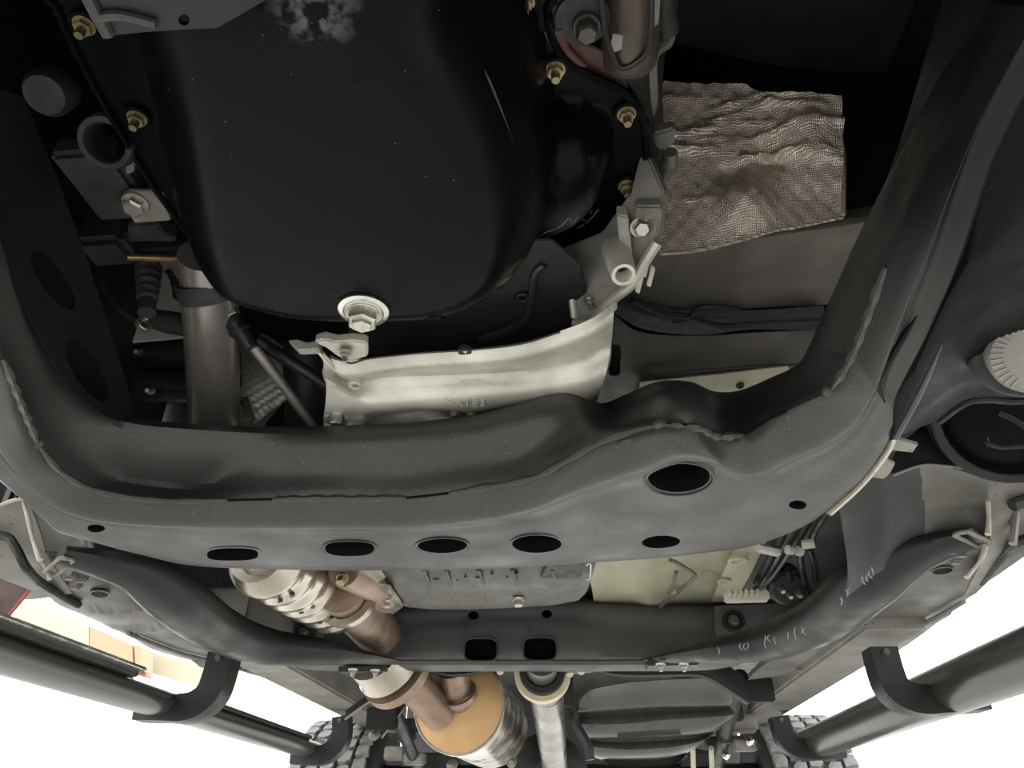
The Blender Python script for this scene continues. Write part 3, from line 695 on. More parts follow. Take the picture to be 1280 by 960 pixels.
extr('shadow_bracket', YL([(352,428),(395,428),(414,478),(404,545),(340,545),(330,530),(356,500)], .95), (0, .01, 0), PLAS, sb, .002)
lk = thing('oxygen_sensor_lead', 'dark plug and two slanting rods in front of bright dimpled heat sleeve', 'rod linkage', Y(330, 440, .75))
tube('long_rod', [Y(316, 432, .735), Y(360, 490, .80), Y(400, 545, .86)], .0068, ALUD, lk, 10)
tube('upper_rod', [Y(318, 424, .735), Y(360, 450, .78), Y(412, 484, .82)], .0085, BK, lk, 10)
tube('plug', [Y(282, 385, .70), Y(293, 402, .71), Y(304, 418, .72), Y(314, 436, .73)], [.006, .013, .012, .010], PLAS, lk, 14)
ringp(Y(287, 392, .70), (.4, .4, -.6), .0125, .007, -.005, .005, 'sensor_nut', ZINC, lk, 6)
ringp(Y(300, 413, .715), (.4, .4, -.6), .0145, .008, -.003, .003, 'plug_collar', PLAS, lk, 20)
extr('flat_stay', YL([(318,425),(330,426),(356,450),(340,440)], .745), (0, .004, 0), DARKM, lk, .001)
# ------------------------------------------------------------------ rear crossmember
rc = thing('rear_crossmember', 'black pressed rear crossmember with two square slots, lower centre', 'crossmember', H(640, 800, .36))
YR = 1.72
RRW = [YL([(240,775),(330,768),(400,769),(470,765),(520,758),(600,756),(680,753),(730,751),(770,757),(890,760),(950,756),(1060,745)], YR+.01),
       YL([(240,800),(330,795),(400,795),(470,790),(520,778),(600,772),(680,770),(730,772),(770,782),(890,790),(950,785),(1060,770)], YR-.005),
       YL([(240,815),(330,812),(400,813),(470,806),(520,796),(600,789),(680,788),(730,790),(770,800),(890,806),(950,800),(1060,785)], YR-.02),
       YL([(240,826),(330,824),(400,828),(470,827),(520,828),(600,827),(680,827),(730,827),(770,827),(890,826),(950,815),(1060,800)], YR-.03)]
RRW.append([p+Vector((0, .09, .005)) for p in RRW[3]]); RRW.append([p+Vector((0, .12, .03)) for p in RRW[0]])
cb = gridm('beam', RRW, RXP, rc, ku=5, kv=4, closev=True)
yp = yplane(YR-.03)
bore(cb, [(ringpx(h, yp), yp[1]) for h in ((601,812,20,14,0,.55),(675,811,20,14,0,.55),(590,766,7,5.5),(683,764,6.5,5.5))], .05, .05)
for c in ((601,812,21,14.5,0,.55),(675,811,21,14.5,0,.55)):
    r = ringpx(c, yplane(YR-.034), 28); lab(tube('slot_rim', r+[r[0]], .0022, FR, rc, 6, 2, False), 'rolled rim of a square slot')
gridm('lower_lip', [YL([(455,826),(520,826),(600,826),(680,826),(760,826),(838,825)], YR-.036), YL([(450,831),(520,831),(600,831),(680,831),(760,831),(842,830)], YR-.03)], FR, rc, thick=.003)
for px, bl, tx in (([(316,768),(405,769),(405,795),(398,802),(384,808),(300,808),(300,775)], ((381,790),(319,788)), 'l'), ([(893,757),(1010,752),(1012,790),(925,815),(900,800),(893,790)], ((917,776),(975,775)), 'r')):
    plate('end_plate', px, yplane(YR-.045), .008, RXP, rc, .002)
    for a, b in bl[:1] if tx == 'r' else bl:
        c = Y(a, b, YR-.055); ringp(c, (0, -1, 0), .024, .015, -.006, .003, 'bolt_seat', FRD, rc, 24); bolt(rc, c, (0, -1, 0), .014, .014, BOLTD)
tube('paint_run', YL([(412,787),(420,786),(428,788)], YR-.012), [.002, .007, .008], DISC, rc, 8)
for a, b in ((578,782),(640,776),(662,786)):
    lathe('weld_nub', Y(a, b, YR-.024), (0, -1, 0), [(0, -.003), (.006, -.003), (.005, .002), (0, .003)], FR, rc, 10)
# ------------------------------------------------------------------ body braces
def brace(name, label, pts, hts, rad, m, endpl, bolts):
    t = thing(name, label, 'brace', H(*pts[len(pts)//2], hts[len(pts)//2]), 'curved underbody braces')
    P = [H(a, b, h) for (a, b), h in zip(pts, hts)]
    pc_ = cr(P, 6); rr = []
    rad = [Vector((*r, 0)) for r in rad]
    for i in range(len(rad)-1): rr += [rad[i]+(rad[i+1]-rad[i])*j/6 for j in range(6)]
    rr.append(rad[-1]); vs = []; fs = []; sg = 16
    vs = []
    for i, p in enumerate(pc_):
        a = pc_[max(0, i-1)]; b = pc_[min(len(pc_)-1, i+1)]; tt = (b-a).normalized()
        side = tt.cross(Vector((0, 0, 1))).normalized(); up = side.cross(tt)
        for s in range(sg):
            q = 2*math.pi*s/sg; vs.append(p+side*math.cos(q)*rr[i][0]+up*math.sin(q)*rr[i][1])
    for i in range(len(pc_)-1):
        for s in range(sg): fs.append((i*sg+s, i*sg+(s+1) % sg, (i+1)*sg+(s+1) % sg, (i+1)*sg+s))
    fs += [tuple(range(sg)), tuple(range((len(pc_)-1)*sg, len(pc_)*sg))]
    mesh('brace_tube', vs, fs, m, t)
    return t
bl = brace('underbody_brace', 'curved black brace at left running from sill clips down to the rear crossmember', [(75,694),(120,703),(175,716),(220,748),(270,785),(330,808),(400,815),(450,822),(488,828)], [.335,.335,.33,.315,.31,.31,.312,.318,.325], [(.03,.012),(.035,.018),(.042,.03),(.05,.036),(.052,.036),(.05,.034),(.045,.026),(.04,.012),(.032,.005)], FRD, None, None)
br = brace('underbody_brace', 'curved black brace at right with faint chalk marks, from sill clips to rear crossmember', [(1222,672),(1180,682),(1130,697),(1085,728),(1030,772),(970,800),(910,812),(860,820),(812,828)], [.335,.335,.33,.315,.31,.31,.312,.318,.325], [(.03,.012),(.035,.018),(.042,.03),(.05,.036),(.052,.036),(.05,.034),(.045,.026),(.04,.012),(.032,.005)], FRD, None, None)
for t, L in ((bl, ((440,836),(468,837))), (br, ((826,829),(855,829)))):
    a, b = L
    box('foot_plate', (H(*a, .315)+H(*b, .315))/2+Vector((0, .02, 0)), .11, .06, .012, FR, t, .002)
    for q in L: bolt(t, H(*q, .308)+Vector((0, .01, 0)), DOWN, .011, .012, ZINC, 'stud')
for t, sl, tb in ((bl, [(64,716),(82,700)], (98,722)), (br, [(1203,668),(1228,679)], (1196,690))):
    p, q = (H(*s, .325) for s in sl)
    ring = []
    d = (q-p).normalized(); n = d.cross(DOWN)
    for i in range(24):
        a = 2*math.pi*i/24; ring.append((p if math.cos(a) < 0 else q)+d*math.cos(a)*.008+n*math.sin(a)*.009)
    tube('end_loop', ring+[ring[0]], .003, SEALP, t, 6, 1, False)
    for dx, dy in ((-10,-3),(4,0),(-3,9)): box('clip', H(tb[0]+dx, tb[1]+dy, .326), .018, .014, .014, DISC, t, .003)
random.seed(11)
ch = []
for a, b, n in ((897,813,1),(926,808,3),(953,803,4),(985,793,5),(1048,752,2),(1058,742,2),(1076,726,3),(1085,716,2)):
    for i in range(n):
        x = a+i*5+random.uniform(-2, 2); y = b-i*1.5+random.uniform(-4, 3)
        d = .2755
        ch.append((x, y))
        tube('chalk_stroke', [H(x, y-4, d), H(x+random.uniform(-3, 3), y, d-.0005), H(x+random.uniform(-1, 4), y+5, d)], [.0005, .0009, .0006], CHALK, br, 5, 3)
# ------------------------------------------------------------------ gearbox pan and catalyser between the crossmembers
tp = thing('gearbox_oil_pan', 'grey embossed gearbox oil pan behind the front crossmember, with drain bolt', 'oil pan', H(610, 735, .40))
TPR = [HL([(455,690),(520,690),(600,688),(680,686),(745,684)], .42), HL([(455,712),(520,709),(600,706),(680,704),(745,702)], .405), HL([(482,735),(540,734),(600,732),(680,728),(738,726)], .392), HL([(492,748),(540,748),(600,746),(680,743),(732,741)], .392), HL([(514,758),(545,761),(600,761),(680,757),(718,750)], .40)]
TPR.append([p+Vector((0, .03, .07)) for p in TPR[-1]])
gridm('pan_shell', TPR, PANM, tp, ku=6, kv=5, thick=.003)
for a, b, l in ((545,724,9),(572,725,5),(582,721,4),(598,722,10),(615,718,5),(634,721,4),(645,717,8),(648,725,7)):
    box('cast_mark', H(a, b, .396), l*.0012, .006, .004, PANM, tp, .001)
for a in (530, 557, 598, 640, 690): tube('pressed_rib', HL([(a,712),(a+7,732),(a+10,750)], .394), .003, PANM, tp, 8)
bolt(tp, H(648, 749, .388), DOWN, .012, .014, ZINC)
tube('rim_clip', HL([(733,706),(738,704),(737,722),(732,724)], .388), .0022, ZINC, tp, 6)
plate('rust_patch_plate', [(684,706),(728,704),(727,724),(700,726),(675,722)], hplane(.3935), .002, DARKM, tp, .0008)
ca = thing('catalytic_converter', 'bright ribbed silver catalytic converter behind the crossmember at lower left', 'catalytic converter', H(385, 735, .38))
c0 = H(322, 690, .39); c1 = H(425, 755, .40); cx = c1-c0; Lc = cx.length
pr = [(0, 0), (.05, 0)]
for i in range(7):
    z = Lc*(.06+i*.13); pr += [(.062, z), (.066, z+.012), (.066, z+.022), (.0625, z+.03)]
pr += [(.058, Lc), (.044, Lc*1.1), (0, Lc*1.1)]
lathe('ribbed_shield', c0, cx, pr, SHINY, ca, 36)
ax_, u_, v_ = axes(cx)
for i in range(4):
    for j in range(3):
        n = (-FW*.5+UP*-.35*(j-1)+RT*.1).normalized(); n = (n-ax_*n.dot(ax_)).normalized()
        lathe('vent_hole', c0+ax_*Lc*(.2+.26*i*.9)+n*.0655, n, [(0, -.001), (.0045, -.001), (.0045, .0008), (0, .001)], BK, ca, 10)
tube('outlet_pipe', [H(425, 735, .385), H(450, 765, .395), H(480, 800, .39), H(500, 830, .36)], [.045, .05, .05, .048], RUSTP, ca, 24)
ringp(H(432, 742, .388), cx, .062, .05, -.01, .012, 'end_ring', SHINY, ca, 32)
tube('inlet_branch', [H(430, 712, .39), H(460, 725, .40), H(485, 742, .41)], [.03, .034, .03], RUSTP, ca, 20)
plate('side_shield', [(470,728),(488,733),(505,758),(492,768),(474,765),(458,756)], hplane(.385), .003, SHINY, ca, .001)
plate('side_shield', [(445,706),(470,704),(482,722),(462,736),(448,726)], hplane(.385), .003, SHINY, ca, .001)
bolt(ca, H(428, 722, .37), Vector((0, -.6, -.8)), .011, .016, BRASS)
bolt(ca, H(484, 752, .378), DOWN, .009, .012, ZINC)
# ------------------------------------------------------------------ pale tunnel floor with pipes, clips and wires
tf = thing('tunnel_floor', 'pale primer coloured tunnel floor behind the front crossmember at right', 'floor panel', H(830, 720, .5))
def emb2(p):
    for a, b, r, hgt in ((790,720,.05,-.02),(815,735,.04,-.02),(880,715,.04,.02),(905,700,.03,-.015)):
        q = H(a, b, .5); p = p+Vector((0, 0, hgt*math.exp(-((p.x-q.x)**2+(p.y-q.y)**2)/r**2)))
    return p
gridm('sheet', [HL([(735,660),(790,660),(850,655),(900,650),(960,640)], .54), HL([(735,710),(790,705),(850,700),(900,690),(950,680)], .50), HL([(742,750),(790,760),(850,758),(895,748),(925,720)], .47), HL([(742,790),(790,790),(850,790),(895,780),(925,760)], .50)], BEIGE, tf, ku=8, kv=7, thick=.003, fn=emb2)
gridm('side_channel', [HL([(925,678),(960,672)], .47), HL([(905,715),(938,718)], .455), HL([(890,752),(918,752)], .46)], BEIGE, tf, ku=5, kv=5, thick=.004)
for a, b, r in ((922,700,.02),(905,726,.014)): ringp(H(a, b, .452), DOWN, r, r*.6, 0, .004, 'channel_hole_rim', BEIGE, tf, 18)
gridm('dark_tunnel_side', [HL([(700,700),(742,700)], .52), HL([(700,800),(748,800)], .48)], FLOORP, tf, ku=4, kv=4, thick=.003)
bp = thing('brake_pipe', 'thin steel brake pipe with hose fitting bent over the pale tunnel floor', 'brake pipe', H(850, 730, .45))
tube('pipe', HL([(838,700),(850,706),(868,718),(864,726),(848,738),(835,748),(818,768)], .45), .0045, ALUD, bp, 10)
tube('fitting', HL([(834,744),(844,738),(848,735)], .447), [.009, .011, .009], ZINC, bp, 12)
tube('pipe', HL([(845,715),(842,728),(838,745)], .452), .004, ALUD, bp, 8)
wr = thing('wiring_loom', 'bundle of black cables held by pale clips at lower right of the crossmember', 'cables', H(970, 700, .44))
for i, q in enumerate(([(985,645),(965,690),(945,728)],[(1000,640),(975,690),(950,732)],[(1018,630),(995,675),(960,725),(935,742)],[(1035,620),(1010,665),(1000,690)],[(1000,688),(1003,715),(1010,740)],[(1012,685),(1018,705),(1020,725)],[(985,712),(990,730),(995,748)],[(1050,615),(1020,660),(1015,680)])):
    tube('cable', HL(q, .43+.004*i), .0065, PLAS if i % 3 else FRD, wr, 8)
for q in ([(946,684),(958,687),(972,690)],[(984,687),(990,688)],[(996,688),(1000,690)],[(1002,681),(1018,679)]):
    tube('clip', HL(q, .42), .0085, WHITEP, wr, 8)
box('connector_bar', H(933, 746, .40), .085, .03, .018, WHITEP, wr, .003, ax=(0, 1, 0))
for i in range(6): box('connector_tooth', H(911+i*7, 741, .398), .006, .02, .01, BEIGE, wr, .001)
for a, b in ((988,745),(1000,744),(978,738)): lathe('terminal', H(a, b, .41), (0, -.6, -.7), [(0, -.01), (.007, -.01), (.007, 0), (.004, .006), (0, .006)], ZINC, wr, 10)
lathe('round_cap', H(985, 735, .44), (0, -.7, -.7), [(0, -.04), (.04, -.04), (.04, 0), (.033, .006), (.02, .004), (0, .004)], PLAS, wr, 24)
# ------------------------------------------------------------------ sill bodies, rails
def side(tagn, rr, lab1, lab2, lab3, rail, hole, m=SEALP):
    wl = thing('wheel_arch_liner', lab1, 'liner', rr['liner'][0][2])
    gridm('liner_sheet', rr['liner'], LINER, wl, ku=7, kv=6, thick=.003, fn=wrk)
    gridm('coated_sheet', rr['coat'], SEALP, wl, ku=6, kv=6, thick=.003)
    for q, m_, r in rr['seals']: tube('seam_sealer' if m_ is SEALRIM else 'sealing_strip', q, r, m_, wl, 8)
    ub = thing('underbody_panel', lab2, 'floor panel', rr['floor'][0][1])  # underbody floor panel outside the brace
    gridm('panel_sheet', rr['floor'], LINER, ub, ku=7, kv=6, thick=.003, fn=wrk)
    r_ = ringpx(hole, hplane(.338)); extr('panel_hole', r_, DOWN*.0008, PIT, ub, 0)
    t = r_+[r_[0]]; tube('hole_rim', t, .0016, LINER, ub, 6, 1, False)
    fr = thing('side_rail', lab3, 'frame rail', (rail[0]+rail[1])/2)
    return wl, ub, fr
random.seed(21)
WK = [(Vector((random.uniform(-.85, .75), random.uniform(.85, 1.5), 0)), random.uniform(.007, .015), random.uniform(.05, .12), random.uniform(-.009, .009), random.uniform(0, 3)) for _ in range(60)]
def wrk(p):
    d = 0
    for c, a, b, hgt, t in WK:
        dx = p.x-c.x; dy = p.y-c.y; q = dx*math.cos(t)+dy*math.sin(t); r = -dx*math.sin(t)+dy*math.cos(t)
        d += hgt*math.exp(-(q/a)**2-(r/b)**2)
    return p+Vector((0, 0, d))
RR_ = dict(
 liner=[YL([(1150,582),(1175,583),(1200,588),(1232,598)], .86), YL([(1152,620),(1175,620),(1200,622),(1236,630)], .93), YL([(1152,656),(1175,652),(1200,652),(1240,655)], .97), YL([(1150,700),(1175,697),(1200,695),(1235,690)], 1.02)],
 coat=[YL([(1226,590),(1260,590),(1320,585)], .88), YL([(1234,635),(1260,632),(1320,625)], .93), YL([(1236,680),(1262,668),(1320,655)], .965), HL([(1205,745),(1240,724),(1320,668)], .325)],
 seals=[(YL([(1228,598),(1234,620),(1236,645),(1235,668)], .925), SEALRIM, [.002, .0038, .0026, .0040]), (YL([(1234,668),(1230,690),(1222,705),(1208,722)], .97), SEALRIM, [.0025, .0036, .002, .0032]), (YL([(1320,668),(1275,676)], .955)+HL([(1258,690),(1243,706),(1226,727)], .33), SEALB, .0065), (YL([(1265,632),(1275,628),(1320,615)], .915), SEALB, .008), (YL([(1270,640),(1268,660),(1266,680)], .94), SEALP, .005)],
 floor=[HL([(1062,725),(1110,690),(1170,670),(1225,665),(1250,690)], .352), HL([(1040,770),(1100,735),(1165,715),(1215,705),(1240,722)], .34), HL([(1000,800),(1070,780),(1130,765),(1180,755),(1205,752)], .34), HL([(950,835),(1020,825),(1080,815),(1130,800),(1150,795)], .338), HL([(935,850),(1000,842),(1060,838),(1100,825),(1110,822)], .345)])
LL_ = dict(
 liner=[YL([(28,622),(55,626),(85,640),(110,655)], .93)+[Y(128,660,1.1)], YL([(38,655),(65,660),(95,672),(118,685)], 1.0)+[Y(140,690,1.15)], YL([(50,692),(80,695),(105,702),(130,712)], 1.06)+[Y(160,722,1.2)]],
 coat=[YL([(-60,640),(0,632),(34,622)], .92), YL([(-60,680),(10,668),(50,665)], .97), YL([(-60,705),(10,700),(62,700)], 1.0), HL([(-60,705),(20,748),(90,742)], .333)],
 seals=[(YL([(28,624),(36,650),(40,670),(50,700)], .925), SEALRIM, [.002, .0038, .0026, .0040]), (YL([(50,700),(58,712),(62,724)], .98), SEALRIM, .003), (YL([(-40,668),(5,670),(20,685)], .955)+HL([(32,708),(48,726),(70,740),(98,756)], .332), SEALB, .0065), (YL([(-20,640),(15,626),(30,624)], .9), SEALRIM, [.002, .003, .002])],
 floor=[HL([(25,690),(80,690),(150,702),(205,735),(255,780)], .375), HL([(55,700),(90,705),(150,725),(200,760),(250,800)], .352), HL([(58,725),(100,735),(150,755),(190,785),(260,815)], .34), HL([(60,745),(110,765),(150,782),(180,800),(262,825)], .338), HL([(75,757),(120,776),(165,797),(200,815),(290,838)], .345)])
wlr, ubr, rrt = side('r', RR_, 'creased grey wheel arch liner with pale seam sealer at right', 'dull grey creased floor panel outside the right brace', 'long grey frame rail with triangular holes at lower right', [H(1100, 822, .32), H(945, 915, .32)], (1178,713,14,4,-8))
wll, ubl, rlt = side('l', LL_, 'speckled grey wheel arch liner with pale seam sealer at left', 'dull grey creased floor panel outside the left brace', 'long grey frame rail running to the rear at lower left', [H(300, 800, .32), H(450, 910, .32)], (125,742,12,4,6))
gridm('dark_inner_sheet', [YL([(1050,632),(1095,592),(1130,582),(1155,582)], .86), YL([(1055,660),(1100,630),(1130,622),(1156,620)], .93), YL([(1062,710),(1100,668),(1130,658),(1156,656)], .97), YL([(1060,745),(1100,715),(1130,705),(1154,700)], 1.02)], DIRTB, wlr, ku=6, kv=5)
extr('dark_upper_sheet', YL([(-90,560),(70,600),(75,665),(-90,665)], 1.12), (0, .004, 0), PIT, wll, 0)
def beamx(name, x0, x1, y0, y1, h0, h1, m, parent, dx=0., bev=.006):
    P = [Vector((x0, y0, CAMZ+h0)), Vector((x1, y0, CAMZ+h0)), Vector((x1, y0, CAMZ+h1)), Vector((x0, y0, CAMZ+h1))]
    return extr(name, P, (dx, y1-y0, 0), m, parent, bev)
rb = beamx('rail_beam', .535, .652, 1.42, 2.95, .322, .43, SEALP, rrt)
hp32 = hplane(.322)
bore(rb, [([PL(a, b, hp32) for a, b in q], hp32[1]) for q in ([(973,888),(986,887),(981,896)],[(961,898),(970,898),(966,903)],[(952,906),(957,906),(955,909)])], .02, .06)
beamx('rail_flange', .652, .70, 1.42, 2.95, .345, .36, FRD, rrt, 0, .002)
beamx('rail_beam', -.765, -.65, 1.42, 2.95, .322, .43, SEALP, rlt)
beamx('rail_flange', -.81, -.765, 1.42, 2.95, .345, .36, FRD, rlt, 0, .002)
for t, q in ((rrt, [(995,838),(1030,836),(1062,820),(1110,800),(1170,772),(1205,752)]), (rlt, [(160,792),(220,815),(270,828),(330,845)])):
    tube('seam_edge', HL(q, .332), .004, SEALP, t, 8)
plate('long_slot', [(1064,808),(1085,802),(1110,790),(1116,795),(1090,806),(1068,812)], hplane(.334), .002, BK, ubr, 0)
# ------------------------------------------------------------------ step bars
def stepbar(label, x, side_, m):
    t = thing('side_step', label, 'side step', (x, 1.4, CAMZ+.2), 'side steps on both sills')
    sx = 1 if side_ > 0 else -1; y0 = .5
    hh, rx_, rz_ = (.224, .042, .042) if sx > 0 else (.216, .038, .024)
    prof = [(x+rx_*math.cos(2*math.pi*i/20), hh+rz_*math.sin(2*math.pi*i/20)) for i in range(20)]
    extr('step_tube', [Vector((a, y0, CAMZ+h)) for a, h in prof], (0, 2.46-y0, 0), m, t, 0)
    lathe('end_cap', (x, 2.46, CAMZ+hh), (0, 1, 0), [(rx_, 0), (rx_*.95, .02), (rx_*.6, .032), (0, .036)], STEP, t, 20)
    return t
sl = stepbar('long worn side step on the left sill, with polished edge trim on its pad', -.815, -1, STEP)
sr = stepbar('long dark side step tube on the right sill, ending near the tyre', .678, 1, STEP)
def padx(name, x0, x1, h0, h1, y0, y1, m, t):
    extr(name, [Vector((x0, y0, CAMZ+h0)), Vector((x1, y0, CAMZ+h0)), Vector((x1, y0, CAMZ+h1)), Vector((x0, y0, CAMZ+h1))], (0, y1-y0, 0), m, t, .002)
padx('tread_pad', -.83, -.775, .236, .250, .5, 1.30, STEP, sl)
padx('polished_edge', -.776, -.768, .247, .254, .5, 1.31, POLISH, sl)
padx('tread_pad', -.83, -.785, .236, .246, 1.55, 2.30, STEP, sl)
def hook(label, cl, y, wd, dep):
    t = thing('step_bracket', label, 'bracket', Y(*cl[2], y), 'hooked step brackets')
    P = cr([Y(a, b, y) for a, b in cl], 6); n = len(P); L = []; R = []
    for i, p in enumerate(P):
        a = P[max(0, i-1)]; b = P[min(n-1, i+1)]; d = (b-a).normalized(); q = d.cross(Vector((0, 1, 0))).normalized()
        f = i/(n-1); w_ = wd*(1 if f < .75 else 1-.45*(f-.75)/.25)
        L.append(p+q*w_/2); R.append(p-q*w_/2)
    vs = []; fs = []
    for i in range(n): vs += [L[i], R[i], R[i]+Vector((0, dep, 0)), L[i]+Vector((0, dep, 0))]
    for i in range(n-1):
        for k in range(4): fs.append((i*4+k, i*4+(k+1) % 4, i*4+4+(k+1) % 4, i*4+4+k))
    fs += [(0, 1, 2, 3), tuple((n-1)*4+k for k in (3, 2, 1, 0))]
    mesh('hook', vs, fs, FRD, t, 30)
    bolt(t, (P[1]+P[2])/2, (0, -1, 0), .008, .008, BOLTD)
    return t
k1 = hook('nearer hooked black step bracket on the left sill', [(275,815),(268,842),(258,866),(238,881),(210,885),(166,890)], 1.45, .05, .05)
k2 = hook('nearer hooked black step bracket on the right sill', [(1105,808),(1112,835),(1122,858),(1142,871),(1175,874),(1238,876)], 1.45, .05, .05)
k3 = hook('far hooked black step bracket on the left sill, by the tyre', [(425,895),(425,915),(420,930),(408,940),(390,945),(362,948)], 2.32, .05, .05)
k4 = hook('far hooked black step bracket on the right sill, by the tyre', [(975,895),(980,912),(985,925),(998,934),(1020,938),(1058,940)], 2.32, .05, .05)
for t, q in ((k1, [(150,838),(160,858),(178,878)]), (k2, [(1225,845),(1215,856),(1205,868)])):
    tube('gusset', YL(q, 1.44), [.012, .016, .02], STEP, t, 10)
# ------------------------------------------------------------------ rear: muffler, shaft, tank
mf = thing('muffler', 'tan scorched muffler with bright body at the bottom centre left', 'muffler', Y(580, 900, 2.1))
mc = Y(574, 880, 2.02); max_ = (-.07, -1, .0)
lathe('end_cap', mc, max_, [(.119, -.012), (.119, .0), (.113, .006), (.085, .022), (.05, .030), (0, .032)], TAN, mf, 44)
lathe('body', mc, max_, [(0, -.5), (.10, -.5), (.118, -.46), (.117, -.008), (0, -.008)], SHINY, mf, 44)
ringp(mc, max_, .122, .111, -.02, .004, 'seam_ring', SHINY, mf, 44)
tube('inlet_pipe', [Y(492, 830, 1.80), Y(522, 862, 1.92), Y(552, 895, 2.0)], [.047, .045, .042], RUSTP, mf, 24)
ringp(Y(498, 842, 1.80), Y(552, 895, 2.0)-Y(492, 830, 1.80), .088, .045, -.02, .01, 'flange_ring', RUSTP, mf, 32)
lathe('flange_cone', Y(487, 830, 1.78), Y(552, 895, 2.0)-Y(492, 830, 1.80), [(0, -.06), (.078, -.06), (.080, -.01), (.086, .0), (.05, .02), (0, .02)], SHINY, mf, 36)
tube('side_pipe', [Y(566, 838, 1.95), Y(572, 866, 1.99), Y(578, 880, 2.02)], .04, RUSTP, mf, 20)
ringp(Y(574, 868, 1.98), (.1, .5, -.4), .047, .039, -.008, .008, 'pipe_collar', RUSTP, mf, 24)
ds = thing('driveshaft', 'grey driveshaft with cream ring running back from the crossmember slot', 'driveshaft', Y(685, 880, 2.0))
tube('shaft_tube', [Y(683, 862, 1.92), Y(694, 965, 2.75)], [.043, .041], SHAFT, ds, 28)
sax = Y(694, 965, 2.75)-Y(683, 862, 1.92)
ringp(Y(678, 842, 1.83), sax, .067, .054, -.012, .014, 'cream_ring', CREAM, ds, 36)
ringp(Y(678, 841, 1.82), sax, .054, .040, -.02, .012, 'rubber_ring', RUB, ds, 36)
tube('yoke', [Y(677, 826, 1.78), Y(678, 842, 1.83), Y(683, 866, 1.94)], [.04, .04, .043], SHAFT, ds, 24)
for a, b in ((626,833),(726,833),(712,836)): bolt(ds, Y(a, b, 1.80), (0, -.6, -.8), .013, .02, ZINC)
plate('hanger', [(704,838),(716,838),(717,884),(705,882)], yplane(1.86), .012, FRD, ds, .003)
tube('hanger_arm', YL([(716,836),(724,836),(740,834)], 1.83), .012, ALUD, ds, 10)
ft = thing('fuel_tank', 'dark ribbed fuel tank with stepped shiny folds at the bottom right of centre', 'fuel tank', Y(820, 890, 2.3))
FT = [YL([(738,862),(780,854),(830,850),(880,848),(912,848)], 2.06), YL([(726,874),(780,868),(830,865),(880,863),(916,864)], 2.10), YL([(722,890),(780,886),(830,883),(880,882),(916,880)], 2.13), YL([(727,892),(780,889),(830,886),(880,885),(912,883)], 2.17), YL([(724,905),(780,905),(830,900),(880,897),(918,893)], 2.15), YL([(732,921),(780,921),(830,919),(880,915),(905,906)], 2.19), YL([(734,924),(780,925),(830,923),(870,920),(898,912)], 2.25), YL([(732,932),(780,937),(830,935),(862,930),(886,922)], 2.23), YL([(742,946),(780,948),(830,946),(855,941),(872,932)], 2.27), YL([(750,949),(780,951),(830,950),(850,945),(862,938)], 2.33), YL([(760,956),(780,958),(830,957),(845,953),(855,945)], 2.32)]
for r in FT[:]:
    pass
FT = [[r[0]+Vector((.01, .12, .02))]+r+[r[-1]+Vector((-.01, .12, .03))] for r in FT]
FT.append([p+Vector((0, .25, .06)) for p in FT[-1]])
gridm('tank_shell', FT, TANKP, ft, ku=6, kv=4, thick=.003)
plate('label_ridge', [(772,918),(850,914),(852,918),(772,922)], yplane(2.172), .004, FR, ft, .001)
tube('strap', YL([(738,950),(734,930),(720,905),(718,890)], 2.12), .012, BK, ft, 8)
# curved hanger strips hanging under the rear crossmember
for lb_, q in (('curved dark hanger strip left of the driveshaft', [(536,838),(560,843),(585,842),(605,838),(625,829)]), ('curved dark hanger strip right of the driveshaft, above the tank', [(735,830),(760,841),(800,844),(850,843),(880,845),(905,858),(935,878)])):
    t = thing('hanger_strip', lb_, 'strip', Y(*q[2], 1.9), 'hanger strips under the rear crossmember')
    P = YL(q, 1.9)
    gridm('strip', [[p+Vector((0, 0, .06)) for p in P], P, [p+Vector((0, .03, 0)) for p in P]], FRD, t, thick=.003)
    tube('strip_edge', P, .004, FR, t, 8)
# cross struts by the left rail and dark floor shell
for lb_, q, y in (('slanting grey strut nearer the left rail', [(432,888),(460,868),(498,846)], 2.0), ('thin slanting strut beside the muffler', [(478,912),(495,890),(512,868)], 2.2)):
    t = thing('cross_strut', lb_, 'strut', Y(*q[1], y), 'slanting struts beside the left rail')
    P = YL(q, y); gridm('strut_bar', [P, [p+Vector((.0, .0, -.022)) for p in P]], FRD, t, thick=.008)
    tube('strut_lip', [p+Vector((0, -.002, -.022)) for p in P], .003, SEALP, t, 6)
bb = thing('body_floor', 'dark underside of the body floor above the exhaust and tank', 'floor panel', (-.05, 2.5, CAMZ+.62))
mesh('floor_sheet', [(x, y, CAMZ+z) for z in (.60, .62) for y in (.93, 3.95) for x in (-.86, .76)], [(0, 1, 3, 2), (4, 6, 7, 5), (0, 4, 5, 1), (2, 3, 7, 6), (0, 2, 6, 4), (1, 5, 7, 3)], CARB, bb)
for x in (-.86, .74): beamx('sill', x, x+.02, .95, 2.55, .40, .62, CARB, bb)
beamx('rear_valance', -.86, .76, 3.9, 3.95, .12, .62, CARB, bb)
en = thing('engine_bay', 'dark engine bay walls and bonnet above the engine', 'body panel', (-.05, .3, CAMZ+1.0))
beamx('bonnet', -.9, .8, -.6, .98, 1.0, 1.02, BK, en)
beamx('inner_wing', -.66, -.64, -.6, .96, .45, 1.0, BK, en)
beamx('inner_wing', .52, .54, -.6, .96, .45, 1.0, BK, en)
beamx('firewall', -.66, .54, .97, .99, .60, 1.02, CARB, en)
beamx('valance_light_blocker', -.85, .75, -.62, -.58, .15, 1.0, BK, en)  # unseen, set low to hold back light from the front
for x in (-.92, .80): beamx('wing_light_blocker', x, x+.02, -.6, .62, .22, 1.0, BK, en)  # unseen outer walls added to block sky light from the sides
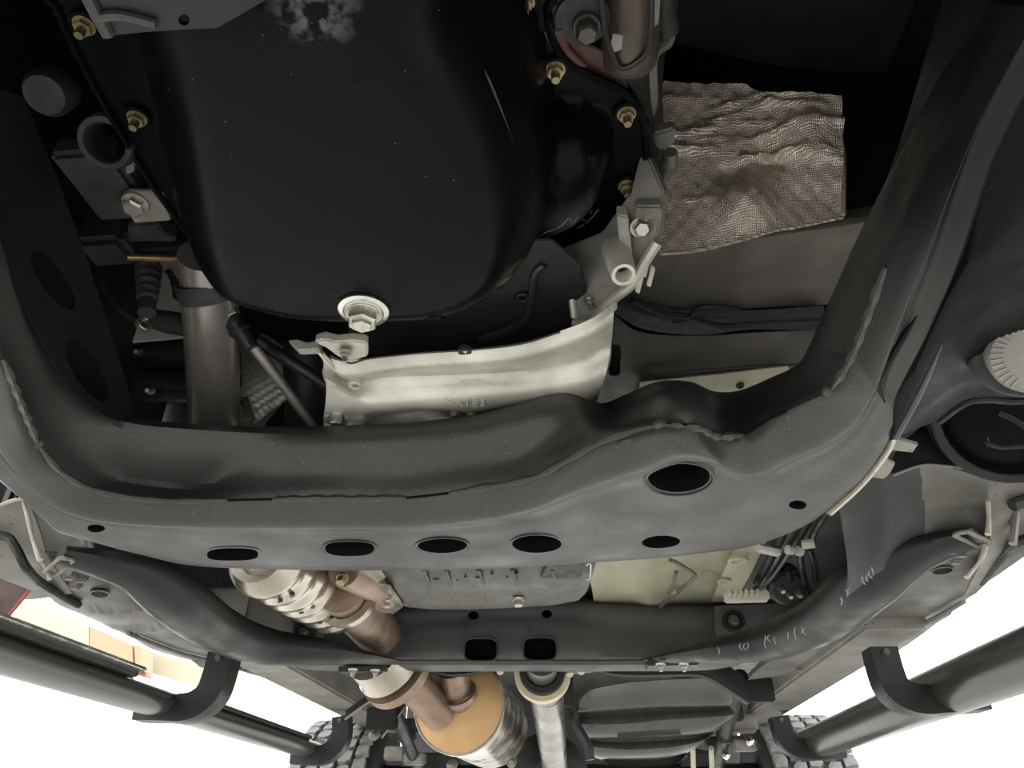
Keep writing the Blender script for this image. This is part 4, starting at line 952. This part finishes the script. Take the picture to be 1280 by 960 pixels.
beamx('skid_light_blocker', -.80, .70, -.6, .10, .31, .33, BK, en)  # unseen plate added to block front light and darken the upper view
# ------------------------------------------------------------------ axle, wheels
ra = thing('rear_axle', 'dark rear axle with round differential at the bottom of the photo', 'axle', (-.05, 3.0, CAMZ+.2))
tube('axle_tube', [Vector((-.8, 3.02, CAMZ+.17)), Vector((.7, 3.02, CAMZ+.17))], .05, BK, ra, 20)
lathe('differential', (-.12, 2.98, CAMZ+.17), (0, -1, 0), [(0, -.2), (.08, -.17), (.15, -.06), (.15, .03), (.10, .07), (.05, .12), (0, .12)], DARKM, ra, 28)
box('spring_seat', (-.52, 3.0, CAMZ+.23), .14, .14, .05, BK, ra, .01)
box('spring_seat', (.42, 3.0, CAMZ+.23), .14, .14, .05, BK, ra, .01)
for x, a in ((-.5, 1), (.4, -1)):
    P = [Vector((x+.05*math.cos(i*.6), 2.98+.05*math.sin(i*.6), CAMZ+.25+i*.006)) for i in range(52)]
    tube('coil_spring', P, .008, BK, ra, 8, 1)
    tube('trailing_arm', [Vector((x-.04*a, 2.1, CAMZ+.36)), Vector((x-.06*a, 3.0, CAMZ+.13))], .02, BK, ra, 12)
sm = thing('axle_hardware', 'cluttered dark brackets and pale fittings left of the muffler', 'fittings', Y(470, 925, 2.6))
random.seed(5)
for i in range(9):
    a = random.uniform(450, 520); b = random.uniform(905, 955)
    box('bracket_block', Y(a, b, random.uniform(2.6, 2.8)), random.uniform(.03, .07), .05, random.uniform(.02, .05), DARKM if i % 3 else ALUD, sm, .005)
for a, b in ((470,917),(566,955),(640,950)): lathe('fitting', Y(a, b, 2.5), (0, -1, -.3), [(0, 0), (.016, 0), (.016, .03), (.008, .04), (0, .04)], DISC, sm, 12)
sm2 = thing('axle_hardware', 'cluttered dark brackets and pale fittings right of the fuel tank', 'fittings', Y(915, 915, 2.6))
for i in range(10):
    a = random.uniform(885, 945); b = random.uniform(890, 940)
    box('bracket_block', Y(a, b, random.uniform(2.5, 2.7)), random.uniform(.03, .08), .05, random.uniform(.02, .05), DARKM if i % 3 else ALUD, sm2, .005)
for a, b in ((906,942),(935,925)): lathe('fitting', Y(a, b, 2.45), (0, -1, -.3), [(0, 0), (.012, 0), (.012, .03), (.006, .04), (0, .04)], POLISH, sm2, 12)
for a in (866, 889): tube('fuel_line', [Y(a, 935, 2.5), Y(a+1, 965, 2.62)], .008, BEIGE, sm2, 8)
box('valve_body', Y(925, 905, 2.55), .10, .06, .05, ALUD, sm2, .008)
box('hanger_plate', Y(945, 862, 2.1), .09, .02, .06, FRD, sm2, .004)
box('hanger_plate', Y(478, 898, 2.2), .09, .02, .06, FRD, sm, .004)
BLK = {}
def tyre(label, x, y, h, wd, R, detail, group):
    t = thing('tyre', label, 'tyre', (x, y, CAMZ+h), group)
    c = Vector((x, y, CAMZ+h)); hw = wd/2
    lathe_closed('carcass', c, (1, 0, 0), [(R*.56, -hw*.8), (R*.75, -hw), (R*.9, -hw*.98), (R*.965, -hw*.82), (R*.97, hw*.82), (R*.9, hw*.98), (R*.75, hw), (R*.56, hw*.8)], RUB, t, 64)
    lathe('rim', c, (1, 0, 0), [(0, -hw*.3), (R*.3, -hw*.3), (R*.5, -hw*.6), (R*.575, -hw*.75), (R*.575, hw*.75), (R*.5, hw*.6), (0, hw*.6)], DARKM, t, 40)
    if not detail: return t
    key = R
    if key not in BLK:
        BLK[key] = []
        for shp in (((-.5, -.5), (.35, -.5), (.5, .1), (.3, .5), (-.5, .5)), ((-.5, -.4), (.1, -.5), (.5, -.2), (.5, .5), (-.2, .5), (-.5, .2)), ((-.5, -.5), (.5, -.35), (.4, .5), (-.5, .35))):
            me = bpy.data.meshes.new('tread_block'); n = len(shp)
            me.from_pydata([(a*.046, b*.05, 0) for a, b in shp]+[(a*.042, b*.046, .016) for a, b in shp], [], [tuple(range(n, 2*n)), tuple(range(n-1, -1, -1))]+[(i, (i+1) % n, (i+1) % n+n, i+n) for i in range(n)])
            me.materials.append(TREAD); BLK[key].append(me)
    N = 42; far = []
    for r in range(5):
        for k in range(N):
            a = 2*math.pi*(k+.5*(r % 2))/N
            nrm = Vector((0, math.cos(a), math.sin(a))); tg = Vector((0, -math.sin(a), math.cos(a)))
            M = Matrix((Vector((1, 0, 0)), nrm.cross(Vector((1, 0, 0))), nrm)).transposed().to_4x4()
            loc = nrm*(R*.965)+Vector((-hw*.8+hw*.4*r, 0, 0))
            T = Matrix.Translation(loc) @ M
            me = BLK[key][0 if r == 0 else (2 if r == 4 else 1)]
            if nrm.y < -.35:                              # the arc that faces the view: blocks one by one
                o = bpy.data.objects.new('tread_block', me); COL.objects.link(o); o.parent = t; o.matrix_local = T
            else: far.append((T, me))
    vs = []; fs = []
    for T, me in far:
        b = len(vs); vs += [c+T @ v.co for v in me.vertices]; fs += [tuple(i+b for i in p.vertices) for p in me.polygons]
    o = mesh('tread_far_side', vs, fs, TREAD, t, 20); o['kind'] = 'stuff'
    return t
TREAD = mat('dusty_tread_rubber', (.30, .295, .285), (.10, .10, .10), .8, 0, 18, .1, 90)
g_ = 'rear tyres'
tyre('knobbly dusty rear tyre at lower left behind the step', -.85, 3.0, -.02, .27, .39, True, g_)
tyre('knobbly dusty rear tyre at lower right behind the step', .755, 3.0, -.02, .27, .39, True, g_)
mfp = thing('mud_flap', 'dark maroon flap with bright red edge between sill and step at far left', 'flap', Y(10, 745, .95))
mp_ = [(-60,700),(36,737),(24,752),(7,773),(-60,760)]
extr('flap', YL(mp_, .95), (0, .006, 0), MAROON, mfp, .001)
tube('red_edge', YL([(37,737),(24,753),(8,773)], .948), .0018, RED, mfp, 6)
pc_ = thing('awning_beam', 'pale peach awning beam in the bright yard between left rail and step', 'beam', Y(140, 805, 6))
extr('fascia', YL([(112,783),(165,806),(167,842),(112,822)], 6), (0, .3, 0), PEACH, pc_, 0)
extr('front_fascia', YL([(20,745),(111,783),(111,822),(20,790)], 6), (0, .3, 0), PALEY, pc_, 0)
extr('end_post', YL([(168,806),(176,808),(176,838),(169,836)], 6), (0, .2, 0), PEACH, pc_, 0)
extr('rear_fascia', YL([(180,812),(262,836),(262,862),(180,838)], 6.4), (0, .2, 0), PALEY, pc_, 0)
